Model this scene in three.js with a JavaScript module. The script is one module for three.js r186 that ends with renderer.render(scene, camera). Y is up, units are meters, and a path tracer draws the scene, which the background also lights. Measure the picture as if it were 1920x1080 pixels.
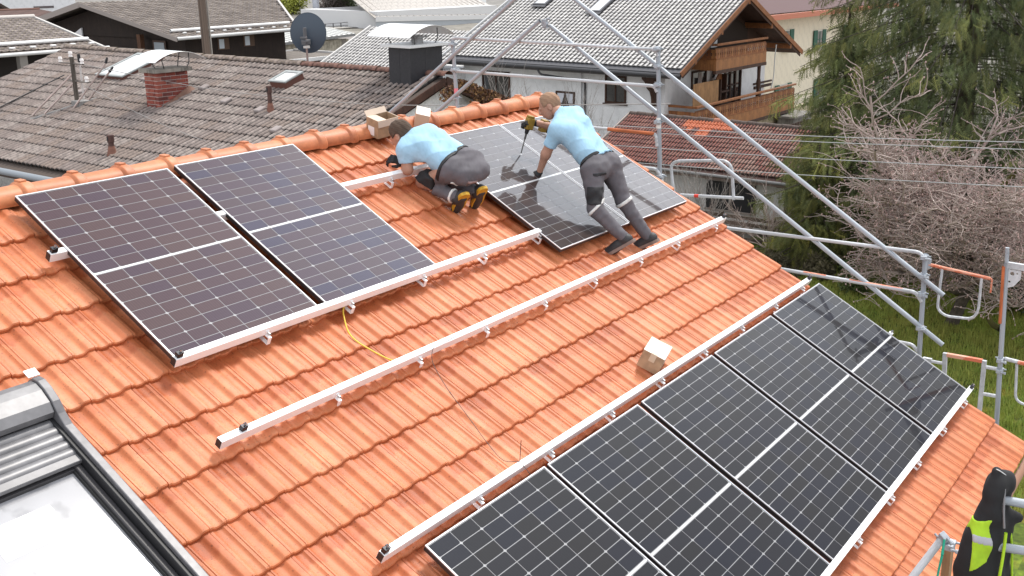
import * as THREE from 'three';
import { mergeGeometries, toCreasedNormals } from 'three/addons/utils/BufferGeometryUtils.js';
import { RoundedBoxGeometry } from 'three/addons/geometries/RoundedBoxGeometry.js';

// ---------------------------------------------------------------- camera, sky, sun, exposure
const scene = new THREE.Scene();
const camera = new THREE.PerspectiveCamera(30.58447788678748, 1920 / 1080, 0.1, 900);
{
  const right = new THREE.Vector3(0.556092278, -0.000425156541, 0.831120447);
  const up = new THREE.Vector3(0.22418584, 0.96301001, -0.14950731);
  const back = new THREE.Vector3(-0.80031374, 0.2694653, 0.53561774);
  camera.position.set(-3.5130369, 10.6425759, 6.63525773);
  camera.quaternion.setFromRotationMatrix(new THREE.Matrix4().makeBasis(right, up, back));
  camera.setViewOffset(1920, 1080, -109.004, 58.316, 1920, 1080);
  camera.updateMatrixWorld(true);
  camera.updateProjectionMatrix();
}
// seeded helpers
function rng(seed) { let a = seed >>> 0; return () => { a |= 0; a = a + 0x6D2B79F5 | 0; let t = Math.imul(a ^ a >>> 15, 1 | a); t = t + Math.imul(t ^ t >>> 7, 61 | t) ^ t; return ((t ^ t >>> 14) >>> 0) / 4294967296; }; }
function hash2(x, y, s) { let h = Math.imul(x, 374761393) + Math.imul(y, 668265263) + Math.imul(s, 974634777) | 0; h = Math.imul(h ^ h >>> 13, 1274126177); return ((h ^ h >>> 16) >>> 0) / 4294967296; }
function vnoise(x, y, px, py, s) {
  const xi = Math.floor(x), yi = Math.floor(y), fx = x - xi, fy = y - yi, m = (a, b) => ((a % b) + b) % b;
  const x0 = m(xi, px), x1 = m(xi + 1, px), y0 = m(yi, py), y1 = m(yi + 1, py), sx = fx * fx * (3 - 2 * fx), sy = fy * fy * (3 - 2 * fy);
  const a = hash2(x0, y0, s), b = hash2(x1, y0, s), c = hash2(x0, y1, s), d = hash2(x1, y1, s);
  return (a + (b - a) * sx) * (1 - sy) + (c + (d - c) * sx) * sy;
}
function fbm(x, y, p, s, oct = 4) { let v = 0, a = .5, t = 0; for (let i = 0; i < oct; i++) { v += a * vnoise(x, y, p, p, s + i * 17); t += a; a *= .5; x *= 2; y *= 2; p *= 2; } return v / t; }
const clamp = (x, a = 0, b = 1) => Math.min(b, Math.max(a, x));
const sstep = (a, b, x) => { const t = clamp((x - a) / (b - a)); return t * t * (3 - 2 * t); };
const V = (x, y, z) => new THREE.Vector3(x, y, z);

const SUN = (() => { const v = [.46, .89, .06], l = Math.hypot(...v); return v.map(a => a / l); })();
{ // hazy bright overcast, brighter round the veiled sun and in a cloud bank below it
  const w = 256, h = 128, d = new Float32Array(w * h * 4);
  for (let j = 0; j < h; j++) for (let i = 0; i < w; i++) {
    const el = (j + .5) / h * 180 - 90, k = (j * w + i) * 4;
    let r, g, b;
    if (el < 0) { r = .30; g = .29; b = .27; }
    else {
      const t = el / 90, c = fbm(i / 32, j / 16, 8, 5, 4);
      const az = (i + .5) / w * 2 * Math.PI, sx = Math.cos(el * Math.PI / 180), dir = [-sx * Math.cos(az), Math.sin(el * Math.PI / 180), -sx * Math.sin(az)], ca = dir[0] * SUN[0] + dir[1] * SUN[1] + dir[2] * SUN[2];
      const bank = dir[0] * .851 + dir[1] * .485 - dir[2] * .205, m = .80 + .34 * (c - .5) + .08 * t + .8 * Math.exp((ca - 1) * 14) + 3.8 * Math.exp((bank - 1) * 26) + .45 * sstep(.0, .9, -.8 * dir[0] + .5 * dir[2]), blue = .5 * sstep(.42, .62, 1 - c);
      r = m * (1.0 - .16 * blue); g = m * (1.01 - .06 * blue); b = m * (1.04 + .05 * blue);
    }
    d[k] = r * .86; d[k + 1] = g * .86; d[k + 2] = b * .86; d[k + 3] = 1;
  }
  const t = new THREE.DataTexture(d, w, h, THREE.RGBAFormat, THREE.FloatType);
  t.mapping = THREE.EquirectangularReflectionMapping; t.magFilter = t.minFilter = THREE.LinearFilter; t.needsUpdate = true;
  scene.background = t; scene.environment = t;
}
const sun = new THREE.DirectionalLight(new THREE.Color(1, .95, .87), 2.2);
sun.target.position.set(4, 8, 1); sun.position.set(4 + SUN[0] * 100, 8 + SUN[1] * 100, 1 + SUN[2] * 100);
sun.castShadow = true; sun.shadow.radius = 22;
sun.shadow.mapSize.set(4096, 4096);
Object.assign(sun.shadow.camera, { left: -60, right: 60, top: 60, bottom: -60, near: 1, far: 220 });
scene.add(sun, sun.target);

const renderer = new THREE.WebGLRenderer({ antialias: true });
renderer.setSize(1024, 576);
renderer.shadowMap.enabled = true;
renderer.toneMapping = THREE.LinearToneMapping;
renderer.toneMappingExposure = 1.45;

// ---------------------------------------------------------------- materials
const SRGB = THREE.SRGBColorSpace;
function tex(w, h, f, srgb = true) {
  const d = new Uint8Array(w * h * 4);
  for (let j = 0; j < h; j++) for (let i = 0; i < w; i++) { const c = f(i / w, j / h, i, j), k = (j * w + i) * 4; for (let q = 0; q < 3; q++) d[k + q] = clamp(c[q]) * 255; d[k + 3] = 255; }
  const t = new THREE.DataTexture(d, w, h); t.wrapS = t.wrapT = THREE.RepeatWrapping; t.magFilter = THREE.LinearFilter; t.minFilter = THREE.LinearMipmapLinearFilter; t.generateMipmaps = true;
  if (srgb) t.colorSpace = SRGB; t.needsUpdate = true; return t;
}
const g3 = v => [v, v, v];
const lin = (r, g, b) => new THREE.Color().setRGB(r, g, b);
function mat(r, g, b, rough = .8, o = {}) { return new THREE.MeshStandardMaterial({ color: lin(r, g, b), roughness: rough, side: THREE.DoubleSide, ...o }); }
// generic mottling: multiplies the base colour, tile = metres per repeat is set by uv (uv in metres)
function rep(t, s) { const c = t.clone(); c.repeat.set(1 / s, 1 / s); c.needsUpdate = true; return c; }
const T_mottle = tex(256, 256, (u, v) => { const a = fbm(u * 6, v * 6, 6, 1, 5), b = fbm(u * 40, v * 40, 40, 9, 2); return g3(.72 + .30 * a + .10 * (b - .5)); });
const T_stain = tex(256, 256, (u, v) => { const a = fbm(u * 5, v * 5, 5, 21, 5), b = fbm(u * 24, v * 3, 24, 33, 3); const k = .70 + .34 * a - .16 * sstep(.55, .8, b); return [k, k * .985, k * .96]; });
const T_wood = tex(256, 256, (u, v) => { const a = fbm(u * 32 + 2 * fbm(u * 4, v * 4, 4, 3), v * 2, 32, 41, 4), b = fbm(u * 4, v * 4, 4, 55, 3); const k = .62 + .36 * a + .18 * (b - .5); return [k, k * .97, k * .93]; });
const T_grain = tex(128, 128, (u, v) => g3(.8 + .2 * fbm(u * 32, v * 32, 32, 77, 2)));
const T_cloth = tex(256, 256, (u, v) => g3(.82 + .18 * fbm(u * 8, v * 8, 8, 61, 4) + .05 * (fbm(u * 64, v * 64, 64, 62, 1) - .5)));
const T_bump = tex(256, 256, (u, v) => g3(fbm(u * 16, v * 16, 16, 101, 5)), false);

// ---------------------------------------------------------------- scene helpers
const names = {};
function numbered(n) { const k = names[n] = (names[n] ?? -1) + 1; return k ? `${n}_${String(k).padStart(3, '0')}` : n; }
function shade(o) { o.castShadow = o.receiveShadow = true; return o; }
function thing(name, label, category, pos = [0, 0, 0], group) {
  const o = new THREE.Group(); o.name = numbered(name); o.position.set(...pos); o.userData = { label, category }; if (group) o.userData.group = group; scene.add(o); return o;
}
function single(name, geo, m, label, category, group) {
  const o = shade(new THREE.Mesh(geo, m)); o.name = numbered(name); o.userData = { label, category }; if (group) o.userData.group = group; scene.add(o); return o;
}
function struct(name, geo, m) { const o = shade(new THREE.Mesh(geo, m)); o.name = numbered(name); o.userData = { kind: 'structure' }; scene.add(o); return o; }
function part(name, geo, m, parent, label) { const o = shade(new THREE.Mesh(Array.isArray(geo) ? merge(geo) : geo, m)); o.name = numbered(name); if (label) o.userData.label = label; parent.add(o); return o; }
function stuffPart(name, geo, m, parent) { const o = part(name, geo, m, parent); o.userData.kind = 'stuff'; return o; }
function merge(list) {
  return list.length === 1 ? list[0] : mergeGeometries(list.map(g => { const q = g.index ? g.toNonIndexed() : g; for (const k of Object.keys(q.attributes)) if (!['position', 'normal', 'uv'].includes(k)) q.deleteAttribute(k); if (!q.attributes.uv) q.setAttribute('uv', new THREE.BufferAttribute(new Float32Array(q.attributes.position.count * 2), 2)); return q; }));
}
// uv in metres by dominant normal
function muv(geo, off = 0) {
  const g = geo.index ? geo.toNonIndexed() : geo, p = g.attributes.position, n = g.attributes.normal, uv = new Float32Array(p.count * 2);
  for (let i = 0; i < p.count; i += 3) {
    let a = 0, b = 0, c = 0; for (let q = 0; q < 3; q++) { a += Math.abs(n.getX(i + q)); b += Math.abs(n.getY(i + q)); c += Math.abs(n.getZ(i + q)); }
    for (let q = 0; q < 3; q++) { const x = p.getX(i + q), y = p.getY(i + q), z = p.getZ(i + q); const [s, t] = b > a && b > c ? [x, z] : a > c ? [z, y] : [x, y]; uv[(i + q) * 2] = s + off; uv[(i + q) * 2 + 1] = t + off * .7; }
  }
  g.setAttribute('uv', new THREE.BufferAttribute(uv, 2)); return g;
}
const move = (g, x, y, z) => g.translate(x, y, z);
function bx(x0, x1, y0, y1, z0, z1, r = 0) {
  const w = Math.abs(x1 - x0), h = Math.abs(y1 - y0), d = Math.abs(z1 - z0);
  const g = r ? new RoundedBoxGeometry(w, h, d, 2, Math.min(r, w / 2.01, h / 2.01, d / 2.01)) : new THREE.BoxGeometry(w, h, d);
  g.translate((x0 + x1) / 2, (y0 + y1) / 2, (z0 + z1) / 2); return muv(g, (x0 * 13.7 + z0 * 7.1) % 5);
}
const UPY = V(0, 1, 0);
function bar(a, b, r, seg = 10, r2 = r, cap = false) { // round bar between two points
  a = V(...a); b = V(...b); const d = b.clone().sub(a), L = d.length(), g = new THREE.CylinderGeometry(r2, r, L, seg, 1, !cap);
  g.translate(0, L / 2, 0); g.applyQuaternion(new THREE.Quaternion().setFromUnitVectors(UPY, d.normalize())); g.translate(a.x, a.y, a.z); return g;
}
function pipe(pts, r, seg = 8, n = 0, closed = false, tension = .5) { const c = new THREE.CatmullRomCurve3(pts.map(p => V(...p)), closed, 'catmullrom', tension); return new THREE.TubeGeometry(c, n || pts.length * 6, r, seg, closed); }
function bentPipe(pts, r, bend = .08, seg = 8) { // straight runs with rounded corners
  const c = new THREE.CurvePath(), P = pts.map(p => V(...p)); let cur = P[0];
  for (let i = 1; i < P.length; i++) {
    if (i < P.length - 1) { const a = P[i].clone().add(P[i - 1].clone().sub(P[i]).setLength(Math.min(bend, P[i].distanceTo(P[i - 1]) * .45))), b = P[i].clone().add(P[i + 1].clone().sub(P[i]).setLength(Math.min(bend, P[i].distanceTo(P[i + 1]) * .45))); c.add(new THREE.LineCurve3(cur, a)); c.add(new THREE.QuadraticBezierCurve3(a, P[i], b)); cur = b; }
    else c.add(new THREE.LineCurve3(cur, P[i]));
  }
  const out = []; for (const k of c.curves) out.push(new THREE.TubeGeometry(k, k.isLineCurve3 ? 1 : 6, r, seg)); return merge(out);
}
function plank(a, b, w, h) { // square bar, h along local y (kept as upright as possible)
  a = V(...a); b = V(...b); const d = b.clone().sub(a), L = d.length(), z = d.normalize(), x = V(0, 1, 0).cross(z).normalize(), y = z.clone().cross(x);
  const g = new THREE.BoxGeometry(w, h, L); g.translate(0, 0, L / 2); const m = muv(g); m.applyMatrix4(new THREE.Matrix4().makeBasis(x, y, z)); m.translate(a.x, a.y, a.z); return m;
}
function quad(a, b, c, d) { // a-b-c-d counter-clockwise, uv metres
  const A = V(...a), B = V(...b), C = V(...c), D = V(...d), g = new THREE.BufferGeometry();
  const p = [A, B, C, A, C, D], w = A.distanceTo(B), h = A.distanceTo(D);
  g.setAttribute('position', new THREE.Float32BufferAttribute(p.flatMap(v => [v.x, v.y, v.z]), 3));
  g.setAttribute('uv', new THREE.Float32BufferAttribute([0, 0, w, 0, w, h, 0, 0, w, h, 0, h], 2)); g.computeVertexNormals(); return g;
}
function prism(pts, axis, a, b) { // polygon extruded along an axis; pts in the other two axes
  const s = new THREE.Shape(pts.map(p => new THREE.Vector2(p[0], p[1]))), g = new THREE.ExtrudeGeometry(s, { depth: b - a, bevelEnabled: false });
  if (axis === 'z') g.translate(0, 0, a);            // pts = (x, y)
  else { // pts = (z, y), along x
    g.translate(0, 0, a); g.applyMatrix4(new THREE.Matrix4().makeBasis(V(0, 0, 1), V(0, 1, 0), V(1, 0, 0))); const q = g.index ? g.toNonIndexed() : g, P = q.attributes.position;
    for (let i = 0; i < P.count; i += 3) { const t = [P.getX(i), P.getY(i), P.getZ(i)]; P.setXYZ(i, P.getX(i + 2), P.getY(i + 2), P.getZ(i + 2)); P.setXYZ(i + 2, ...t); }
    q.computeVertexNormals(); return muv(q);
  }
  return muv(g);
}

// ---------------------------------------------------------------- roof frame of the house with the panels
const TH = 27.694057 * Math.PI / 180, SN = Math.sin(TH), CS = Math.cos(TH), Y0 = 9.2;
const RW = (u, v, h = 0) => [u, Y0 - v * SN + h * CS, v * CS + h * SN];
function onRoof(name, label, category, u, v, h = 0, group) { const o = thing(name, label, category, RW(u, v, h), group); o.rotation.x = TH; return o; }

// tile whose lower edge is at z = 0, upper end at z = -L; prof = [[x, y], ...]
function tileGeo(prof, L, lift, thick, seed, uvs = 1, crease = 0) {
  const r = rng(seed), w = prof[prof.length - 1][0], P = [], UV = [], I = [];
  const warp = (r() - .5) * .004, ou = r() * 10, ov = r() * 10;
  const rows = [[-L, 0, 0], [-L * .5, .5, 0], [-.016, 1, 0], [-.005, 1, .004], [0, 1, .012]];
  const cols = [[prof[0][0] + .0012, null, prof[0][1]], ...prof.map(p => [p[0] < w / 2 ? Math.max(p[0], .0012) : Math.min(p[0], w - .0012), p[1], p[1]]), [w - .0012, null, prof[prof.length - 1][1]]];
  for (const [z, t, dn] of rows) for (const [x, y, yb] of cols) {
    P.push(x, (y === null ? yb - thick : y) + lift * (1 + z / L) - (y === null ? 0 : dn) + warp * (x / w - .5) * (1 + z / L), z);
    UV.push(uvs === 1 ? (x + ou) : x / w, uvs === 1 ? z + ov : 1 + z / L);
  }
  const n = cols.length;
  for (let a = 0; a < rows.length - 1; a++) for (let b = 0; b < n - 1; b++) { const i = a * n + b; I.push(i, i + n, i + 1, i + 1, i + n, i + n + 1); }
  const o = P.length / 3, last = (rows.length - 1) * n; // front face
  for (let b = 1; b < n - 1; b++) { const x = P[(last + b) * 3], y = P[(last + b) * 3 + 1]; P.push(x, y, 0, x, y - thick, -.001); UV.push(UV[(last + b) * 2], UV[(last + b) * 2 + 1], UV[(last + b) * 2], UV[(last + b) * 2 + 1]); }
  for (let b = 0; b < n - 3; b++) { const i = o + b * 2; I.push(i, i + 1, i + 2, i + 2, i + 1, i + 3); }
  const g = new THREE.BufferGeometry(); g.setAttribute('position', new THREE.Float32BufferAttribute(P, 3)); g.setAttribute('uv', new THREE.Float32BufferAttribute(UV, 2)); g.setIndex(I); g.computeVertexNormals(); return crease ? toCreasedNormals(g, crease) : g;
}
// lay tiles on a roof part; frame: x along eave, y out of the roof, z down the slope
function layTiles(roof, o) {
  const { u0, u1, v0, v1, w, gauge, geos, mats, seed, name = 'roof_tile', max = 300, skip, jit = 1, pick } = o, r = rng(seed), list = [];
  roof.updateWorldMatrix(true, false); const m = roof.matrixWorld, p = new THREE.Vector3();
  for (let v = v0; v <= v1 + 1e-6; v += gauge) for (let u = u0; u < u1 - w * .5; u += w) {
    const a = { u: u + (r() - .5) * .003 * jit, v: v + (r() - .5) * .006 * jit, h: (r() - .5) * .002 * jit, ry: (r() - .5) * .006 * jit, rx: (r() - .5) * .008 * jit, g: Math.floor(r() * geos.length), m: pick ? pick(u, v, r()) : Math.floor(r() * mats.length) };
    p.set(u + w / 2, 0, v - gauge / 2).applyMatrix4(m); const d = p.distanceTo(camera.position); p.project(camera);
    a.rank = (Math.abs(p.x) > 1.04 || Math.abs(p.y) > 1.06 || p.z > 1) ? 1e5 + d : (skip && skip(u + w / 2, v - gauge / 2) ? 1e4 + d : d); list.push(a);
  }
  list.sort((a, b) => a.rank - b.rank);
  const rest = mats.map(() => []), M = new THREE.Matrix4(), E = new THREE.Euler();
  list.forEach((a, k) => {
    if (k < max && a.rank < 1e4) { const t = part(name, geos[a.g], mats[a.m], roof); t.position.set(a.u, a.h, a.v); t.rotation.set(a.rx, a.ry, 0); }
    else { M.makeRotationFromEuler(E.set(a.rx, a.ry, 0)).setPosition(a.u, a.h, a.v); rest[a.m].push(geos[a.g].clone().applyMatrix4(M)); }
  });
  rest.forEach((l, i) => { if (l.length) stuffPart(name, l, mats[i], roof); });
}
// ================================================================ the house with the panels
const M = {
  steel: mat(.62, .63, .64, .38, { metalness: .75 }), alu: mat(.93, .93, .94, .34, { metalness: .15 }), aluDull: mat(.6, .6, .6, .45, { metalness: .6 }),
  black: mat(.015, .015, .017, .5), rubber: mat(.02, .02, .02, .8), white: mat(.8, .8, .79, .7, { map: T_grain }), greyPaint: mat(.24, .24, .25, .45, { map: T_grain }),
};
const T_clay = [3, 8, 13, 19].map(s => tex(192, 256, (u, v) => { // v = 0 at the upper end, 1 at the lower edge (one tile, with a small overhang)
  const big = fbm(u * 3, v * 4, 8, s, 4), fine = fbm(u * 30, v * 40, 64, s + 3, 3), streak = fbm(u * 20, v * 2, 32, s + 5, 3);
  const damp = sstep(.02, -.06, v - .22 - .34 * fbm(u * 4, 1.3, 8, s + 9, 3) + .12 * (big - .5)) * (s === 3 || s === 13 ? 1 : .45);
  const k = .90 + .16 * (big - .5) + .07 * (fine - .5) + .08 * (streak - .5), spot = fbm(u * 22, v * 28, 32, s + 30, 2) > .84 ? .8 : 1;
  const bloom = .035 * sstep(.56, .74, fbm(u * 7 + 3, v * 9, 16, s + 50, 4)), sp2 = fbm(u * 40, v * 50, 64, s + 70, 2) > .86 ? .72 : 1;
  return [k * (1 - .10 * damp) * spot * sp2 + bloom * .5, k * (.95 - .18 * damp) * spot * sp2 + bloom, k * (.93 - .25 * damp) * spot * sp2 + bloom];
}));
const clayMats = [];
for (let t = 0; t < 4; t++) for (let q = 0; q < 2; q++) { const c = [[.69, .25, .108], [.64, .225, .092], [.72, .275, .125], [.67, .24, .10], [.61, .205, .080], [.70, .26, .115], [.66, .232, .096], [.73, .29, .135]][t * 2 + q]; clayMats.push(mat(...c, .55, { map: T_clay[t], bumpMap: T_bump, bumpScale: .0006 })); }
const clayPlain = mat(.66, .235, .105, .5, { map: T_mottle });
const ridgeMats = [[.68, .23, .095], [.62, .20, .08], [.72, .26, .11]].map(c => mat(...c, .5, { map: T_mottle, bumpMap: T_bump, bumpScale: .0006 }));

const house = thing('tiled_house', 'orange clay tiled house in front, carrying the workers, solar panels and rails', 'house');
{
  const wallM = mat(.72, .70, .66, .85, { map: T_stain });
  part('wall', [bx(-9, 5.95, 0, 5.9, -5.2, 5.0)], wallM, house);
  part('gable', prism([[-5.2, 5.9], [4.9, 5.9], [4.6, 6.6], [-.13, 8.98], [-4.8, 6.5]], 'x', 5.6, 5.95), wallM, house);
  const roof = part('roof', [bx(-9, 6.1, -.30, -.175, -.16, 5.9)], mat(.16, .07, .04, .9), house);
  roof.position.set(0, Y0, 0); roof.rotation.x = TH;
  // back slope: plain tiled sheet, hidden from the photograph's side
  const back = part('back_roof', [bx(-9, 6.27, -.12, 0, 0, 6.2)], clayPlain, house); back.position.set(0, RW(0, -.16, -.1)[1], RW(0, -.16, -.1)[2]); back.rotation.set(-TH, 0, 0); back.scale.z = -1;
  const TL = .40, prof = [[0, -.006], [.0028, -.004], [.0036, .013], [.016, .015], [.022, .013], [.034, .005], [.046, .001], [.068, 0], [.080, .003], [.088, .0105], [.097, .0115], [.1005, .0085], [.1075, .0085], [.111, .0125], [.120, .0115], [.130, .004], [.143, .0005], [.176, 0], [.188, .003], [.199, .013], [.206, .0195], [.211, .0215], [.2445, .0215], [.2472, .019], [.248, -.004], [.25, -.006]];
  const geos = [1, 2, 3].map(s => tileGeo(prof.map(q => [q[0], q[1] * 1.12]), TL, .032, .024, s, 0, .55));
  const panelsAt = [[0, 2.36, 0, 1.74], [3.65, 5.94, .25, 1.95], [.3, 6.2, 3.55, 5.25]];
  const rows = { u0: -7.51, u1: 6.27, v0: -.077 + .354, v1: 5.95, w: .25, gauge: .354, geos, mats: clayMats, seed: 11 };
  const skip = (u, v) => panelsAt.some(([a, b, c, d]) => u > a + .2 && u < b - .1 && v > c + .05 && v < d - .05) || (u < -.9 && v > 1.6 && v < 3.4);
  for (const g of geos) g.translate(0, -.155, 0);
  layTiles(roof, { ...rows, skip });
  // half round ridge tiles with a raised collar
  const rg = (seed) => {
    const L = .368, out = [], arc = (r, z0, z1, r2 = r) => { const g = new THREE.CylinderGeometry(r, r2, z1 - z0, 18, 1, true, Math.PI * -.08, Math.PI * 1.16); g.rotateX(Math.PI / 2); g.rotateZ(Math.PI / 2 - .0); return g.translate(0, 0, (z0 + z1) / 2); };
    const prof2 = [[.100, 0], [.108, .02], [.116, L - .085], [.118, L - .075], [.136, L - .070], [.141, L - .055], [.141, L - .020], [.136, L - .008], [.128, L + .010], [.112, L + .012]];
    const P = [], I = [], UV = [], S = 18; prof2.forEach(([r, z], a) => { for (let b = 0; b <= S; b++) { const t = Math.PI * (-.10 + 1.2 * b / S); P.push(z, Math.sin(t) * r * .86, Math.cos(t) * r); UV.push(z + seed, t * .13); } });
    for (let a = 0; a < prof2.length - 1; a++) for (let b = 0; b < S; b++) { const i = a * (S + 1) + b; I.push(i, i + 1, i + S + 1, i + 1, i + S + 2, i + S + 1); }
    const g = new THREE.BufferGeometry(); g.setAttribute('position', new THREE.Float32BufferAttribute(P, 3)); g.setAttribute('uv', new THREE.Float32BufferAttribute(UV, 2)); g.setIndex(I); g.computeVertexNormals();
    const knob = new RoundedBoxGeometry(.05, .022, .075, 1, .006); knob.translate(L - .04, .120, 0); return merge([g, knob]);
  };
  const rgs = [rg(0), rg(.37), rg(.71)];
  const ridge = part('ridge', [bx(-9, 6.0, -.02, .02, -.06, .06)], mat(.1, .05, .03, .9), house); ridge.position.set(0, ...RW(0, -.135, -.14).slice(1));
  for (let i = 0; i < 38; i++) { const u = 6.075 - .368 * (i + 1); if (u < -8) break; const t = part('ridge_tile', rgs[i % 3], ridgeMats[(i * 5) % 3], ridge); t.scale.set(1, .92, .92); t.position.set(u, .002 + (i % 2) * .002, 0); t.rotation.set(((i * 37) % 7 - 3) * .006, 0, ((i * 53) % 5 - 2) * .004); }
  // eave: gutter and fascia
  const gut = part('gutter', (() => { const g = new THREE.CylinderGeometry(.055, .055, 15, 12, 1, true, 0, Math.PI); g.rotateZ(Math.PI / 2); g.rotateX(-Math.PI / 2 + Math.PI / 2); return g; })(), mat(.30, .15, .09, .5), house);
  { const q = RW(-1.25, 5.99, -.25); gut.position.set(...q); gut.rotation.x = Math.PI / 2 + .0; }
  part('fascia', [bx(-9, 6.05, -.09, .09, -.012, .012)], mat(.3, .16, .08, .7, { map: T_wood }), house).position.set(...RW(0, 5.86, -.3));
}

// ---------------------------------------------------------------- solar panels
const PW = 1.134, PH = 1.722;
const T_cell = tex(64, 128, (u, v) => { const a = Math.abs(((u * 10) % 1) - .5), l = a < .07 ? 1 : 0; return [.80 + .20 * l, .80 + .20 * l, .80 + .20 * l]; });
function cellMat(r, g, b, cc = .55) { return new THREE.MeshPhysicalMaterial({ color: lin(r, g, b), map: T_cell, roughness: .45, specularIntensity: .15, clearcoat: cc, clearcoatRoughness: .04, side: THREE.DoubleSide }); }
const cellSets = {
  violet: [cellMat(.070, .030, .042), cellMat(.078, .034, .042), cellMat(.062, .029, .050), cellMat(.082, .037, .040)],
  blueviolet: [cellMat(.054, .030, .058), cellMat(.064, .032, .054), cellMat(.042, .032, .074), cellMat(.066, .034, .048)],
  warm: [cellMat(.050, .031, .031), cellMat(.055, .034, .033), cellMat(.045, .029, .032), cellMat(.052, .033, .030)],
  black: [cellMat(.007, .007, .012, .36), cellMat(.0085, .008, .014, .36), cellMat(.006, .007, .017, .36), cellMat(.009, .0078, .010, .36)],
};
const backM = new THREE.MeshPhysicalMaterial({ color: lin(.29, .29, .30), roughness: .5, clearcoat: .5, clearcoatRoughness: .04 });
const barM = new THREE.MeshPhysicalMaterial({ color: lin(.74, .74, .74), roughness: .5, clearcoat: 1, clearcoatRoughness: .05 });
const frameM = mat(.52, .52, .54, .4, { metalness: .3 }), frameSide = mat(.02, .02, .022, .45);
const CW = .1798, CH = .0886, GAP = .0046, GAPV = .0046;
const cellGeo = (() => { const c = .0085, w = CW / 2, h = CH / 2, s = new THREE.Shape(); [[-w + c, -h], [w - c, -h], [w, -h + c], [w, h], [-w, h], [-w, -h + c]].forEach((p, i) => i ? s.lineTo(...p) : s.moveTo(...p)); const g = new THREE.ShapeGeometry(s); const P = g.attributes.position, uv = g.attributes.uv; for (let i = 0; i < P.count; i++) uv.setXY(i, P.getX(i) / CW + .5, P.getY(i) / CH + .5); g.rotateX(-Math.PI / 2); return g; })();
const cellGeoB = cellGeo.clone().rotateY(Math.PI);
function solarPanel(label, u, v, set, group, seed) {
  const o = onRoof('solar_panel', label, 'solar panel', u, v, 0, group), r = rng(seed), L = .009, H = .035;
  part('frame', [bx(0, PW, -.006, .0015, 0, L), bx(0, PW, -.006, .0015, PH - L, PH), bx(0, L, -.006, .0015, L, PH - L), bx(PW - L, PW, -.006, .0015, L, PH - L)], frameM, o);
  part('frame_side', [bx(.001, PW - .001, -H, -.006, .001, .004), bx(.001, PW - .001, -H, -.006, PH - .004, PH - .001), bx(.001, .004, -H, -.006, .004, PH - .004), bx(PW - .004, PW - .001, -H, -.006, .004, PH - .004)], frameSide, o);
  const sheet = part('backsheet', [bx(.005, PW - .005, -.010, -.004, .005, PH - .005)], backM, o);
  part('centre_strip', [bx(L, PW - L, -.004, -.0022, PH / 2 - .0055, PH / 2 + .0055)], barM, o);
  const mx = (PW - 6 * CW - 5 * GAP) / 2, ms = cellSets[set];
  for (let half = 0; half < 2; half++) for (let j = 0; j < 9; j++) for (let i = 0; i < 6; i++) {
    const c = part('cell', j % 2 ? cellGeoB : cellGeo, ms[Math.floor(r() * ms.length)], sheet);
    const zc = half ? PH / 2 + .0125 + CH / 2 + j * (CH + GAPV) : PH / 2 - .0125 - CH / 2 - j * (CH + GAPV);
    c.position.set(mx + CW / 2 + i * (CW + GAP), -.0028, zc);
  }
  return o;
}
const gTop = 'panels of the upper row', gLow = 'panels of the lower row';
solarPanel('violet solar panel at the far left of the upper row, beside the empty tiles', 0, 0, 'violet', gTop, 1);
solarPanel('violet solar panel second from left in the upper row, left of the kneeling worker', 1.206, -.019, 'blueviolet', gTop, 2);
solarPanel('solar panel mirroring the standing worker, right behind the kneeling worker', 3.653, .252, 'warm', gTop, 3);
solarPanel('solar panel at the right end of the upper row behind the standing worker legs', 4.803, .258, 'warm', gTop, 4);
solarPanel('black solar panel at the bottom left of the lower row, cut by the picture edge', .311, 3.521, 'black', gLow, 5);
solarPanel('black solar panel second from the bottom left in the lower row', 1.481, 3.522, 'black', gLow, 6);
solarPanel('black solar panel in the middle of the lower row', 2.675, 3.521, 'black', gLow, 7);
solarPanel('black solar panel second from the top right in the lower row', 3.866, 3.52, 'black', gLow, 8);
solarPanel('black solar panel at the upper right end of the lower row, reflecting the scaffold', 5.064, 3.519, 'black', gLow, 9);

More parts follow.
